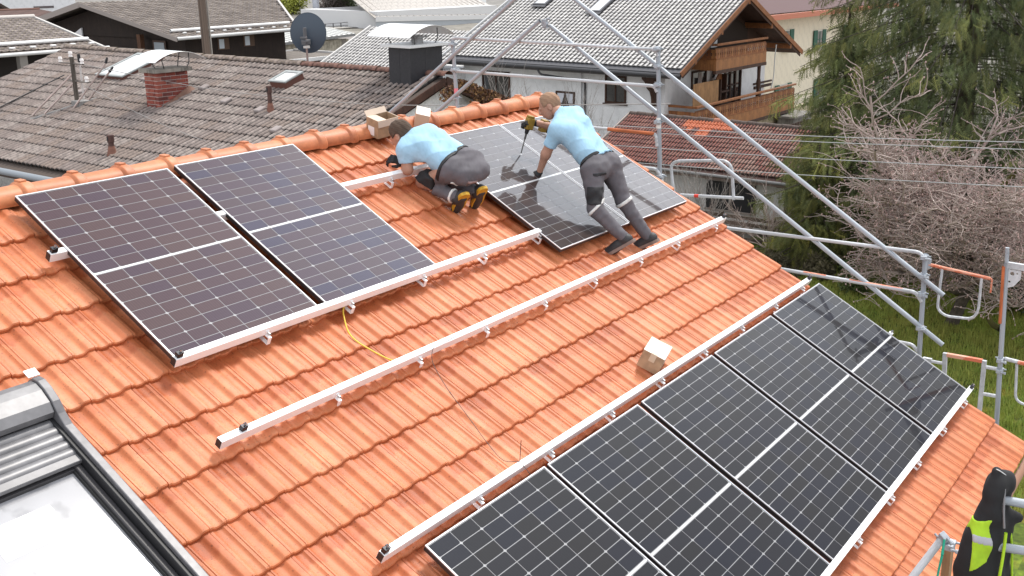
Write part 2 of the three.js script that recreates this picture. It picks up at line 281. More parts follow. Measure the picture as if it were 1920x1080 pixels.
// ---------------------------------------------------------------- mounting rails with roof hooks
const railM = mat(.95, .95, .96, .30, { metalness: .1 });
function rail(label, u0, u1, v, top, hooks, ends) {
  const o = onRoof('mounting_rail', label, 'mounting rail', 0, v, 0, 'mounting rails on the tiled roof'), w = .046, h = .060, s = new THREE.Shape();
  [[-w / 2, 0], [w / 2, 0], [w / 2, h * .30], [w / 2 - .003, h * .32], [w / 2 - .003, h * .40], [w / 2, h * .42], [w / 2, h - .003], [w / 2 - .003, h], [-w / 2 + .003, h], [-w / 2, h - .003]].forEach((p, i) => i ? s.lineTo(...p) : s.moveTo(...p));
  const g = new THREE.ExtrudeGeometry(s, { depth: u1 - u0, bevelEnabled: false }); g.applyMatrix4(new THREE.Matrix4().makeBasis(V(0, 0, -1), V(0, 1, 0), V(1, 0, 0))); g.translate(u0, top - h, 0);
  part('rail', muv(g), railM, o);
  const caps = [bx(u0 - .003, u0 + .001, top - h + .004, top - .003, -w / 2 + .003, w / 2 - .003)]; part('end_cap', caps, M.black, o);
  for (const e of ends || []) { // end clamp: dark block with a bolt
    part('end_clamp', [bx(e - .02, e + .02, top, top + .032, -.016, .016, .003), bx(e + .006, e + .02, top + .03, top + .036, -.016, .016)], mat(.03, .03, .035, .35, { metalness: .6 }), o);
    part('clamp_bolt', [bar([e + .004, top + .03, 0], [e + .004, top + .05, 0], .006, 8)], M.steel, o);
  }
  for (const x of hooks) {
    const b = top - h, hk = part('roof_hook', [bx(x - .014, x + .014, b + .006, b + .036, w / 2, w / 2 + .007, .002), bx(x - .014, x + .014, b - .002, b + .005, w / 2 - .03, w / 2 + .040, .002), bx(x - .014, x + .014, b - .045, b + .002, w / 2 + .034, w / 2 + .040, .002), bx(x - .014, x + .014, b - .052, b - .045, -.02, w / 2 + .040, .002)], M.alu, o);
    part('hook_bolt', [bar([x, b + .024, w / 2 + .006], [x, b + .024, w / 2 + .03], .009, 6)], M.aluDull, hk);
  }
}
rail('white mounting rail along the ridge side, the kneeling worker bends over it', -.11, 3.4, .575, -.008, [.55, 1.9, 2.916, 3.3], [-.08]);
rail('white mounting rail along the lower edge of the two left violet panels', -.01, 3.675, 1.70, .012, [.672, 1.411, 2.165, 2.897, 3.654], [.02]);
rail('long empty mounting rail in the middle of the tiled slope', -.16, 6.2, 2.335, -.012, [.718, 1.478, 2.208, 2.954, 3.691, 4.458, 5.168, 5.98], [.0, 6.17]);
rail('long mounting rail just above the lower row of panels', .077, 6.2, 3.418, -.012, [.911, 1.655, 2.414, 3.151, 3.883, 4.6, 5.338, 6.0], [.1, 6.17]);
rail('mounting rail along the bottom edge of the lower row of panels', .2, 6.29, 5.238, .012, [.8, 1.6, 2.4, 3.117, 3.856, 4.553, 5.317, 6.032], [6.26]);
for (const [u, v] of [[6.205, 4.36]]) { const o = onRoof('rail_clamp', 'small end clamp sticking up at the right edge of the top right lower panel', 'clamp', u, v, -.01); part('clamp_block', [bx(-.02, .02, -.06, .03, -.02, .02, .004)], M.alu, o); part('clamp_bolt', [bar([0, .03, 0], [0, .055, 0], .01, 8), bar([.02, .0, 0], [.045, .0, 0], .008, 8)], M.steel, o); }

// ---------------------------------------------------------------- cables
single('cable', pipe([[1.40, 1.70, -.06], [1.36, 1.72, -.08], [1.311, 1.80, -.100], [1.25, 1.90, -.095], [1.235, 1.99, -.095], [1.262, 2.09, -.098], [1.30, 2.22, -.09], [1.33, 2.30, -.075]].map(p => RW(...p)), .0055, 8, 60), mat(.72, .50, .05, .45), 'thin yellow cable snaking from the left panels down to the middle rail', 'cable');
single('cable', pipe([[1.95, 2.34, -.006], [1.75, 2.35, -.006], [1.62, 2.365, .012], [1.575, 2.37, .02], [1.56, 2.42, -.07], [1.5, 2.62, -.10], [1.42, 2.9, -.095], [1.36, 3.12, -.095], [1.325, 3.30, -.085], [1.325, 3.40, -.004], [1.33, 3.44, -.01], [1.36, 3.53, -.06]].map(p => RW(...p)), .0022, 6, 90), mat(.09, .075, .07, .6), 'thin black wire hanging between the middle rail and the lower rail', 'cable');
single('cable_tie', bar(RW(1.335, 3.40, -.004), RW(1.37, 3.33, .10), .0025, 6), M.black, 'short black cable tie end standing up on the lower rail', 'cable tie');

const T_plasterSoft = tex(128, 128, (u, v) => { const a = fbm(u * 3, v * 3, 4, 611, 4), b = fbm(u * 14, v * 14, 16, 615, 3); return g3(.90 + .14 * (a - .5) - .10 * sstep(.62, .8, b)); });
// ---------------------------------------------------------------- roof window with roller shutter
{
  const o = onRoof('roof_window', 'grey roof window with half open roller shutter in the bottom left corner', 'roof window', -.8, 1.6, 0), A = mat(.20, .195, .205, .42, { metalness: .15, map: T_grain }), B = mat(.25, .245, .255, .40, { metalness: .15, map: T_mottle });
  // local: x to the right (right edge at 0), z down from the hood's upper edge
  const X0 = -1.35, hood = new THREE.Shape(); [[0, -.10], [0, .085], [.02, .118], [.06, .135], [.11, .135], [.19, .118], [.235, .09], [.235, .055], [.20, .03], [.20, -.1]].forEach((p, i) => i ? hood.lineTo(...p) : hood.moveTo(...p));
  const hg = new THREE.ExtrudeGeometry(hood, { depth: -X0 - .045, bevelEnabled: true, bevelSize: .004, bevelThickness: .004, bevelSegments: 2 }); hg.applyMatrix4(new THREE.Matrix4().makeBasis(V(0, 0, 1), V(0, 1, 0), V(-1, 0, 0))); hg.translate(-.045, 0, 0); part('shutter_box', muv(hg), B, o);
  // right side cheek that runs from the hood down along the window
  const cheek = new THREE.Shape(); [[-.01, -.10], [-.01, .09], [.015, .13], [.06, .147], [.12, .145], [.20, .125], [.26, .09], [.33, .065], [1.9, .060], [1.9, -.10]].forEach((p, i) => i ? cheek.lineTo(...p) : cheek.moveTo(...p));
  for (const x of [0, X0 - .0]) { const cg = new THREE.ExtrudeGeometry(cheek, { depth: .034, bevelEnabled: true, bevelSize: .005, bevelThickness: .005, bevelSegments: 3 }); cg.applyMatrix4(new THREE.Matrix4().makeBasis(V(0, 0, 1), V(0, 1, 0), V(-1, 0, 0))); cg.translate(x, 0, 0); part('side_cover', muv(cg), A, o); }
  for (let i = 0; i < 5; i++) { const z = .225 + i * .052, g = new THREE.CylinderGeometry(.03, .03, -X0 - .08, 14, 1); g.scale(.62, 1, 1); g.rotateZ(Math.PI / 2); g.translate(X0 / 2, .022 - i * .003, z + .026); part('shutter_slat', muv(g), B, o); }
  part('shutter_end_bar', [bx(X0 + .05, -.04, -.004, .024, .485, .535, .006)], B, o);
  part('guide_rail', [bx(-.062, -.040, -.06, .045, .2, 1.88, .004), bx(X0 + .04, X0 + .062, -.06, .045, .2, 1.88, .004)], M.black, o);
  part('inner_frame', [bx(-.098, -.062, -.09, -.005, .50, 1.9, .008), bx(X0 + .05, -.062, -.09, -.02, .50, .545, .006)], mat(.045, .042, .045, .4), o);
  part('seal', [bx(-.106, -.098, -.06, -.022, .545, 1.9)], M.rubber, o);
  const gl = part('pane', [bx(X0 + .05, -.106, -.05, -.042, .545, 1.9)], new THREE.MeshPhysicalMaterial({ color: lin(.48, .475, .495), map: T_plasterSoft, roughness: .12, clearcoat: .7, clearcoatRoughness: .03 }), o);
  part('sticker', [bx(-.62, -.30, -.0418, -.041, .66, .86)], mat(.86, .86, .86, .6), o);
  part('fixing_tab', [bx(-.055, .008, .135, .142, -.045, .01, .002)], M.alu, o);
  part('flashing', [quad([X0 - .1, .03, -.01], [.03, -.10, -.01], [.03, -.105, -.14], [X0 - .1, -.05, -.42]), bx(0.006, .06, -.13, -.10, -.1, 1.9)], mat(.55, .42, .35, .5, { metalness: .2, map: T_mottle }), o);
}

// ---------------------------------------------------------------- cardboard boxes
const cardM = mat(.46, .31, .19, .9, { map: T_grain }), cardIn = mat(.36, .23, .13, .95), cardTop = mat(.62, .50, .40, .85), labelM = mat(.82, .81, .82, .7);
{
  const o = thing('cardboard_box', 'closed cardboard box with white label resting against the lower rail', 'box', RW(3.30, 3.26, -.105)); o.rotation.set(TH * .86, .30, .03, 'YXZ'); o.scale.setScalar(1.2);
  part('carton', [bx(-.115, .115, 0, .125, -.075, .075, .002)], cardM, o); part('lid', [bx(-.116, .116, .1252, .1272, -.076, -.001), bx(-.116, .116, .1252, .1272, .001, .076)], mat(.74, .66, .58, .8), o); part('tape', [bx(-.116, .116, .1273, .1278, -.02, .02), bx(-.117, -.1155, .07, .1275, -.02, .02)], mat(.55, .45, .33, .35), o); part('sticker', [bx(.03, .105, .012, .095, .0752, .0762)], labelM, o);
  part('print_line', [0, 1, 2, 3].map(i => bx(.04, .06 + (i * 7 % 4) * .011, .075 - i * .014, .079 - i * .014, .0763, .0768)), mat(.25, .25, .27, .8), o);
}
{
  const o = thing('cardboard_box', 'open cardboard box with flaps up on the ridge beside the kneeling worker', 'box', RW(3.42, -.02, -.07)); o.rotation.set(.20, -.12, .10, 'YXZ');
  const W = .115, D = .08, H = .165, t = .004;
  part('carton', [bx(-W, W, 0, H, D - t, D), bx(-W, W, 0, H, -D, -D + t), bx(-W, -W + t, 0, H, -D + t, D - t), bx(W - t, W, 0, H, -D + t, D - t), bx(-W + t, W - t, 0, .004, -D + t, D - t)], cardM, o);
  part('inside', [bx(-W + t, W - t, .06, .062, -D + t, D - t)], cardIn, o);
  const flap = (w, d) => bx(-w, w, 0, .003, 0, d);
  const f = [[flap(W, .06), 0, H, D, 1.45, 0], [flap(W, .055), 0, H, -D, -.9, Math.PI], [flap(D, .10), -W, H + .001, 0, .05, Math.PI / 2], [flap(D, .09), W, H, 0, .5, Math.PI / 2]];
  f.forEach(([g, x, y, z, rx, ry]) => { const p = part('flap', g, cardTop, o); p.position.set(x, y, z); p.rotation.set(rx, ry, 0, 'YXZ'); });
  part('sticker', [bx(-W - .0012, -W - .0004, .015, .095, -.055, .03)], labelM, o);
}
{
  const o = thing('cardboard_box', 'small flat cardboard box on the ridge tiles above the kneeling worker head', 'box', RW(3.98, -.06, -.07)); o.rotation.set(TH * .5, .75, .25, 'YXZ');
  part('carton', [bx(-.10, .10, 0, .13, -.065, .065, .003)], mat(.58, .42, .30, .9), o); part('lid', [bx(-.101, .101, .1302, .133, -.066, .066)], mat(.76, .68, .60, .8), o);
}
// ================================================================ people (signed distance bodies, meshed by surface nets)
function meshField(f, lo, hi, c) {
  const nx = Math.ceil((hi[0] - lo[0]) / c) + 1, ny = Math.ceil((hi[1] - lo[1]) / c) + 1, nz = Math.ceil((hi[2] - lo[2]) / c) + 1, F = new Float32Array(nx * ny * nz);
  for (let k = 0, q = 0; k < nz; k++) for (let j = 0; j < ny; j++) for (let i = 0; i < nx; i++, q++) F[q] = f(lo[0] + i * c, lo[1] + j * c, lo[2] + k * c);
  const id = new Int32Array(nx * ny * nz).fill(-1), P = [], I = [], at = (i, j, k) => i + nx * (j + ny * k);
  const E = [[0, 1], [0, 2], [0, 4], [1, 3], [1, 5], [2, 3], [2, 6], [3, 7], [4, 5], [4, 6], [5, 7], [6, 7]], O = [0, 1, 2, 3, 4, 5, 6, 7].map(b => [b & 1, b >> 1 & 1, b >> 2 & 1]);
  for (let k = 0; k < nz - 1; k++) for (let j = 0; j < ny - 1; j++) for (let i = 0; i < nx - 1; i++) {
    const v = O.map(o => F[at(i + o[0], j + o[1], k + o[2])]); let m = 0; for (let b = 0; b < 8; b++) if (v[b] < 0) m |= 1 << b; if (m === 0 || m === 255) continue;
    let x = 0, y = 0, z = 0, n = 0; for (const [a, b] of E) if ((v[a] < 0) !== (v[b] < 0)) { const t = v[a] / (v[a] - v[b]); x += O[a][0] + (O[b][0] - O[a][0]) * t; y += O[a][1] + (O[b][1] - O[a][1]) * t; z += O[a][2] + (O[b][2] - O[a][2]) * t; n++; }
    id[at(i, j, k)] = P.length / 3; P.push(lo[0] + (i + x / n) * c, lo[1] + (j + y / n) * c, lo[2] + (k + z / n) * c);
  }
  for (let k = 1; k < nz - 1; k++) for (let j = 1; j < ny - 1; j++) for (let i = 1; i < nx - 1; i++) {
    const s = F[at(i, j, k)] < 0;
    const q = (a, b, c2, d) => { if (a < 0 || b < 0 || c2 < 0 || d < 0) return; s ? I.push(a, b, c2, a, c2, d) : I.push(a, c2, b, a, d, c2); };
    if (s !== F[at(i + 1, j, k)] < 0) q(id[at(i, j - 1, k - 1)], id[at(i, j, k - 1)], id[at(i, j, k)], id[at(i, j - 1, k)]);
    if (s !== F[at(i, j + 1, k)] < 0) q(id[at(i - 1, j, k - 1)], id[at(i - 1, j, k)], id[at(i, j, k)], id[at(i, j, k - 1)]);
    if (s !== F[at(i, j, k + 1)] < 0) q(id[at(i - 1, j - 1, k)], id[at(i, j - 1, k)], id[at(i, j, k)], id[at(i - 1, j, k)]);
  }
  const g = new THREE.BufferGeometry(); g.setAttribute('position', new THREE.Float32BufferAttribute(P, 3)); g.setIndex(I); g.computeVertexNormals();
  const uv = new Float32Array(P.length / 3 * 2); for (let i = 0; i < uv.length / 2; i++) { uv[i * 2] = P[i * 3] + P[i * 3 + 2] * .7; uv[i * 2 + 1] = P[i * 3 + 1] + P[i * 3 + 2] * .3; } g.setAttribute('uv', new THREE.BufferAttribute(uv, 2)); return g;
}
function bonesField(bones, k = .03) { // bones: [a, ra, b, rb]
  const B = bones.map(([a, ra, b, rb]) => { const d = [b[0] - a[0], b[1] - a[1], b[2] - a[2]]; return [a, d, Math.max(1e-9, d[0] ** 2 + d[1] ** 2 + d[2] ** 2), ra, rb - ra]; });
  return (x, y, z) => {
    let m = 9;
    for (const [a, d, l, ra, dr] of B) { const px = x - a[0], py = y - a[1], pz = z - a[2], t = clamp((px * d[0] + py * d[1] + pz * d[2]) / l), qx = px - d[0] * t, qy = py - d[1] * t, qz = pz - d[2] * t, s = Math.sqrt(qx * qx + qy * qy + qz * qz) - ra - dr * t; const h = Math.max(k - Math.abs(m - s), 0) / k; m = Math.min(m, s) - h * h * k * .25; }
    return m;
  };
}
function bounds(bones, pad) { const lo = [9e9, 9e9, 9e9], hi = [-9e9, -9e9, -9e9]; for (const [a, ra, b, rb] of bones) for (let q = 0; q < 3; q++) { lo[q] = Math.min(lo[q], a[q] - ra, b[q] - rb); hi[q] = Math.max(hi[q], a[q] + ra, b[q] + rb); } return [lo.map(v => v - pad), hi.map(v => v + pad)]; }
const ad = (a, b, s = 1) => [a[0] + b[0] * s, a[1] + b[1] * s, a[2] + b[2] * s], sb = (a, b) => [a[0] - b[0], a[1] - b[1], a[2] - b[2]], dt = (a, b) => a[0] * b[0] + a[1] * b[1] + a[2] * b[2];
const nm = a => { const l = Math.hypot(...a); return [a[0] / l, a[1] / l, a[2] / l]; }, cr = (a, b) => [a[1] * b[2] - a[2] * b[1], a[2] * b[0] - a[0] * b[2], a[0] * b[1] - a[1] * b[0]], lp = (a, b, t) => [a[0] + (b[0] - a[0]) * t, a[1] + (b[1] - a[1]) * t, a[2] + (b[2] - a[2]) * t];
function meshBones(bones, c, k, mod) { const f = bonesField(bones, k), [lo, hi] = bounds(bones, .05); return meshField(mod ? (x, y, z) => mod(f(x, y, z), x, y, z) : f, lo, hi, c); }
// head: c centre, f forward, u up
function headParts(c, f, u) {
  f = nm(f); const r = nm(cr(f, u)); u = cr(r, f); const P = (a, b, d) => ad(ad(ad(c, r, a), u, b), f, d);
  const loc = (x, y, z) => { const d = [x - c[0], y - c[1], z - c[2]]; return [dt(d, r), dt(d, u), dt(d, f)]; };
  const ell = (p, q, s) => { const a = (p[0] - q[0]) / s[0], b = (p[1] - q[1]) / s[1], d = (p[2] - q[2]) / s[2], k = Math.sqrt(a * a + b * b + d * d); return (k - 1) * Math.min(...s); };
  const sm = (a, b, k) => { const h = Math.max(k - Math.abs(a - b), 0) / k; return Math.min(a, b) - h * h * k * .25; };
  const skull = p => ell(p, [0, .025, -.012], [.076, .098, .098]);
  const face = p => { let d = sm(skull(p), ell(p, [0, -.045, .035], [.055, .075, .055]), .04); d = sm(d, ell(p, [0, -.012, .098], [.013, .030, .020]), .018); d = sm(d, ell(p, [0, -.03, .108], [.016, .012, .013]), .012); for (const s of [-1, 1]) { d = sm(d, ell(p, [s * .078, -.012, -.012], [.010, .032, .020]), .010); d = Math.max(d, -ell(p, [s * .031, .012, .098], [.016, .009, .014])); d = sm(d, ell(p, [s * .031, .012, .084], [.013, .012, .012]), .004); d = Math.max(d, -ell(p, [s * .089, -.010, -.008], [.006, .018, .011])); } d = sm(d, ell(p, [0, -.062, .088], [.024, .006, .010]), .008); d = sm(d, ell(p, [0, -.074, .085], [.020, .006, .010]), .008); return d; };
  const lo = ad(c, [-.16, -.16, -.16]), hi = ad(c, [.16, .16, .16]);
  const skin = meshField((x, y, z) => face(loc(x, y, z)), lo, hi, .005);
  const n3 = (x, y, z) => Math.sin(x * 210 + y * 130) * Math.sin(z * 190 - y * 90) * .0016 + Math.sin(x * 90 - z * 120 + y * 60) * .0012;
  const hair = (thick) => meshField((x, y, z) => { const p = loc(x, y, z); let d = skull(p) - thick + n3(p[0], p[1], p[2]); const edge = Math.max(.018 - (p[1] + .42 * p[2]) - .03 * sstep(.0, -.08, p[2]) - .012, -9); d = Math.max(d, p[2] - .052 - .10 * (p[1] - .05), -.062 - p[1] - Math.min(0, p[2] + .02) * .25); const ear = Math.hypot(p[1] + .012, p[2] + .008) - .034; if (Math.abs(p[0]) > .05) d = Math.max(d, -ear); if (p[2] > .01) d = Math.max(d, .022 - p[1] + (.05 - p[2]) * .35 - .02); return d; }, lo, hi, .005);
  return { skin, hair, P, r, u, f };
}
// gloved hand: w wrist, d direction of fingers, n back-of-hand normal, curl 0..1
function handBones(w, d, n, side, curl, spread = 1) {
  d = nm(d); const s = nm(cr(d, n)); n = cr(s, d); const B = [], P = (a, b, e) => ad(ad(ad(w, d, a), s, b), n, e);
  B.push([P(-.01, 0, 0), .031, P(.03, 0, 0), .030]); for (const q of [-.028, -.009, .010, .028]) B.push([P(.02, q * .7, 0), .017, P(.085, q, .002), .0155]);
  const len = [.078, .090, .083, .062], off = [-.033, -.011, .011, .032];
  off.forEach((q, i) => { let p = P(.088, q * side, 0), a = .12 + curl * .3; const sp = q * side * 1.6 * spread; let r = .0118; for (const t of [.45, .3, .25]) { const e = ad(ad(ad(p, d, Math.cos(a) * len[i] * t), n, -Math.sin(a) * len[i] * t), s, sp * len[i] * t * 5); B.push([p, r, e, r - .0012]); p = e; r -= .0012; a += .30 + curl * .85; } });
  const t0 = P(.012, -.026 * side, -.004), t1 = P(.045, -.060 * side, -.014), t2 = P(.078, -.066 * side + curl * .02 * side, -.026 - curl * .014); B.push([t0, .0165, t1, .0135], [t1, .0135, t2, .0112]); return B;
}
// boot: heel h, toe t, up
function bootBones(ank, heel, toe, up) { up = nm(up); return [[ank, .050, ad(heel, up, .055), .046], [ad(heel, up, .050), .044, lp(heel, ad(toe, up, .0), .5).map((v, i) => v + up[i] * .046), .043], [ad(lp(heel, toe, .45), up, .046), .044, ad(toe, up, .034), .036], [ad(lp(heel, toe, .7), up, .036), .044, ad(toe, up, .032), .038]]; }
function soleGeo(heel, toe, up, th = .024) { // outline of a sole
  const f = nm(sb(toe, heel)), r = nm(cr(f, up)), u = cr(r, f), L = Math.hypot(...sb(toe, heel)) + .085, s = new THREE.Shape(), pts = [[0, .0], [.015, .034], [.06, .045], [.12, .041], [.19, .048], [.25, .050], [.305, .036], [.325, .0]].map(([a, b]) => [a / .325 * L, b]);
  const all = [...pts.map(p => [p[0], p[1]]), ...pts.slice(1, -1).reverse().map(p => [p[0], -p[1]])]; s.moveTo(...all[0]); s.splineThru([...all.slice(1), all[0]].map(p => new THREE.Vector2(...p)));
  const g = new THREE.ExtrudeGeometry(s, { depth: th, bevelEnabled: true, bevelSize: .004, bevelThickness: .003, bevelSegments: 2, curveSegments: 4 }); g.translate(-.045, 0, 0);
  g.applyMatrix4(new THREE.Matrix4().makeBasis(V(...f), V(...r.map(v => -v)), V(...u))); g.translate(...heel); return muv(g);
}
const skinM = new THREE.MeshPhysicalMaterial({ color: lin(.56, .30, .21), roughness: .55, map: T_cloth, side: THREE.DoubleSide });
const shirtM = new THREE.MeshPhysicalMaterial({ color: lin(.42, .68, .88), roughness: .85, map: T_cloth, sheen: .3, sheenRoughness: .6, side: THREE.DoubleSide });
const trouserM = mat(.140, .130, .145, .85, { map: T_cloth }), trouserDark = mat(.025, .025, .028, .85, { map: T_cloth }), gloveM = mat(.018, .018, .02, .75), bootM = mat(.03, .03, .033, .6), soleYellow = mat(.74, .42, .03, .6, { map: T_mottle }), soleGrey = mat(.28, .20, .17, .8, { map: T_mottle }), beltM = mat(.012, .012, .014, .6), reflM = mat(.7, .7, .68, .4);
const crease = t => 1 - Math.pow(Math.abs(Math.sin(t)), .55);
const foldsAlong = (p, c, ax, sd, a) => { const q = sb(p, c), t = dt(q, ax), s = dt(q, sd); return a * (crease(t * 19 + 1.6 * Math.sin(s * 9 + 1) + s * 4) * sstep(-.3, .2, Math.sin(t * 7 + s * 13 + 1)) + .7 * crease(t * 31 - 2.2 * Math.sin(s * 7) - s * 6 + 2) * sstep(-.1, .5, Math.sin(t * 11 - s * 9)) - .6 + .25 * Math.sin(s * 17 + t * 5)); };
const folds = (x, y, z, a) => a * (Math.sin(x * 31 + y * 47 + 2 * Math.sin(z * 17 + x * 9)) * .5 + Math.sin(y * 73 - z * 41 + 1.7 * Math.sin(x * 27)) * .3 + Math.sin(x * 97 + z * 83 - y * 39) * .2);

function person(label, J, o) {
  const t = thing('person', label, 'person', o.base), B = o.base, mv = g => g.translate(-B[0], -B[1], -B[2]);
  const S = sb(J.shR, J.shL), sd = nm(S), spine = nm(sb(J.neck, J.pelvis)), fw = nm(cr(sd, spine)), backDir = fw.map(v => v * (o.flip || 1));
  const pL = lp(J.hipL, J.hipR, .12), pR = lp(J.hipL, J.hipR, .88), front = (p, d) => ad(p, backDir, d);
  const wq = lp(J.pelvis, J.neck, .32), ch = lp(J.pelvis, J.neck, .68), side = (p, d) => ad(p, sd, d);
  const trunk = (e) => [
    [side(J.pelvis, -.075), .105 + e, side(J.pelvis, .075), .105 + e], [side(J.pelvis, -.06), .105 + e, side(wq, -.055), .098 + e], [side(J.pelvis, .06), .105 + e, side(wq, .055), .098 + e],
    [side(wq, -.055), .098 + e, side(ch, -.075), .105 + e], [side(wq, .055), .098 + e, side(ch, .075), .105 + e], [side(ch, -.07), .108 + e, lp(J.shL, ch, .25), .080 + e], [side(ch, .07), .108 + e, lp(J.shR, ch, .25), .080 + e],
    [J.shL, .062 + e, J.neck, .055 + e], [J.shR, .062 + e, J.neck, .055 + e], [lp(J.shL, J.shR, .25), .07 + e, lp(J.shL, J.shR, .75), .07 + e]];
  const arms = (e) => [[J.shL, .058 + e, J.elL, .044 + e], [J.elL, .043 + e, J.wrL, .029 + e], [J.shR, .058 + e, J.elR, .044 + e], [J.elR, .043 + e, J.wrR, .029 + e]];
  const legs = (e) => [[J.hipL, .092 + e, J.kneeL, .062 + e], [J.kneeL, .060 + e, J.ankL, .042 + e], [J.hipR, .092 + e, J.kneeR, .062 + e], [J.kneeR, .060 + e, J.ankR, .042 + e]];
  const h = headParts(J.head, o.face, o.headUp);
  // one continuous skin figure
  const all = [...trunk(-.012), ...arms(0), ...legs(-.014), [J.neck, .056, lp(J.neck, J.head, .75), .055]];
  const body = part('body', mv(merge([meshBones(all, .013, .035), h.skin])), skinM, t);
  part('hair', mv(h.hair(o.hairThick)), mat(...o.hair, .9, { map: T_grain }), t);
  // polo shirt: sleeves end above the elbow, hem over the waist
  const slL = lp(J.shL, J.elL, .66), slR = lp(J.shR, J.elR, .66), uL = nm(sb(J.elL, J.shL)), uR = nm(sb(J.elR, J.shR)), hem = lp(J.pelvis, J.neck, o.hem);
  const shirtB = [...trunk(.014), [J.shL, .068, slL, .066], [J.shR, .068, slR, .066]], fs = bonesField(shirtB, .05), fa = bonesField(all, .035);
  const [slo, shi] = bounds(shirtB, .05);
  const shirt = meshField((x, y, z) => { const p = [x, y, z]; let d = fs(x, y, z) - foldsAlong(p, J.pelvis, spine, sd, .0075); d = Math.max(d, -dt(sb(p, ad(hem, spine, folds(x * 2, y * 2, z * 2, .012))), spine)); d = Math.max(d, dt(sb(p, slL), uL) > 0 && dt(sb(p, J.elL), sb(p, J.elL)) < .04 ? dt(sb(p, slL), uL) : -9, dt(sb(p, slR), uR) > 0 && dt(sb(p, J.elR), sb(p, J.elR)) < .04 ? dt(sb(p, slR), uR) : -9); d = Math.max(d, dt(sb(p, ad(J.neck, spine, .035)), spine)); return d; }, slo, shi, .0085);
  const sh = part('polo_shirt', mv(shirt), shirtM, t);
  { const a = [ad(J.neck, spine, -.005), .064, ad(lp(J.neck, J.head, .25), spine, .012), .060], f = bonesField([a], .02); const [lo, hi] = bounds([a], .03); const nd = nm(sb(J.head, J.neck)); part('collar', mv(meshField((x, y, z) => Math.max(f(x, y, z), Math.abs(dt(sb([x, y, z], ad(J.neck, nd, .022)), nd)) - .024), lo, hi, .008)), shirtM, sh); }
  // trousers
  const tb = [...legs(.014), [side(J.pelvis, -.075), .118, side(J.pelvis, .075), .118], [side(J.pelvis, -.06), .118, side(wq, -.055), .108], [side(J.pelvis, .06), .118, side(wq, .055), .108], [J.hipL, .112, pL, .115], [J.hipR, .112, pR, .115], ...(o.butt || [])];
  const ft = bonesField(tb, .03), [tlo, thi] = bounds(tb, .05), top = lp(J.pelvis, J.neck, o.waist), cL = ad(J.ankL, nm(sb(J.kneeL, J.ankL)), -.0), cR = J.ankR, dL = nm(sb(J.ankL, J.kneeL)), dR = nm(sb(J.ankR, J.kneeR));
  const wdir = nm(ad(spine, o.waistTilt || [0, 0, 0]));
  const tr = part('trousers', mv(meshField((x, y, z) => { const p = [x, y, z]; let d = ft(x, y, z) + folds(x, y, z, .004) - Math.min(foldsAlong(p, J.kneeL, dL, sd, .008), foldsAlong(p, J.kneeR, dR, sd, .008)); d = Math.max(d, dt(sb(p, top), wdir)); const a = dt(sb(p, cL), dL), b = dt(sb(p, cR), dR), nl = Math.hypot(...sb(p, cL)), nr = Math.hypot(...sb(p, cR)); if (nl < .12) d = Math.max(d, a - .015); if (nr < .12) d = Math.max(d, b - .015); return d; }, tlo, thi, .009)), trouserM, t);
  const beltF = bonesField(tb.map(([a, ra, b, rb]) => [a, ra + .006, b, rb + .006]), .03), bc = ad(top, wdir, -.024);
  part('belt', mv(meshField((x, y, z) => Math.max(beltF(x, y, z), Math.abs(dt(sb([x, y, z], bc), wdir)) - .019, Math.hypot(...sb([x, y, z], bc)) - .24), ad(bc, [-.26, -.26, -.26]), ad(bc, [.26, .26, .26]), .010)), o.beltM || beltM, tr);
  const band = (a, b, at, w, e, m, name) => { const c = lp(a, b, at), d = nm(sb(b, a)); const f = bonesField(tb.map(([p, ra, q, rb]) => [p, ra + e, q, rb + e]), .03); part(name, mv(meshField((x, y, z) => Math.max(f(x, y, z) + folds(x, y, z, .009), Math.abs(dt(sb([x, y, z], c), d)) - w, Math.hypot(...sb([x, y, z], c)) - .14), ad(c, [-.15, -.15, -.15]), ad(c, [.15, .15, .15]), .010)), m, tr); };
  for (const q of o.bands || []) band(q[0], q[1], q[2], q[3], q[4] ?? .004, q[5] || reflM, q[6] || 'reflective_band');
  for (const [c, r, m, name, clip] of o.patches || []) { const f = bonesField(tb.map(([p, ra, q, rb]) => [p, ra + .007, q, rb + .007]), .03); part(name, mv(meshField((x, y, z) => { const p = sb([x, y, z], c); return Math.max(f(x, y, z) + folds(x, y, z, .009), Math.abs(dt(p, clip[0])) - r[0], Math.abs(dt(p, clip[1])) - r[1], Math.hypot(...p) - .16); }, ad(c, [-.17, -.17, -.17]), ad(c, [.17, .17, .17]), .010)), m, tr); }
  for (const [w, d, n, s, c] of o.hands) part('work_glove', mv(meshBones(handBones(w, d, n, s, c), .0042, .010)), gloveM, t);
  for (const [ank, heel, toe, up] of o.boots) { const b = part('work_shoe', mv(meshBones(bootBones(ank, heel, toe, up), .008, .03, (d, x, y, z) => Math.max(d, -dt(sb([x, y, z], ad(heel, up, .012)), nm(up))))), bootM, t); part('sole', mv(soleGeo(heel, toe, up)), o.sole, b); }
  return t;
}
const R3 = a => RW(...a);
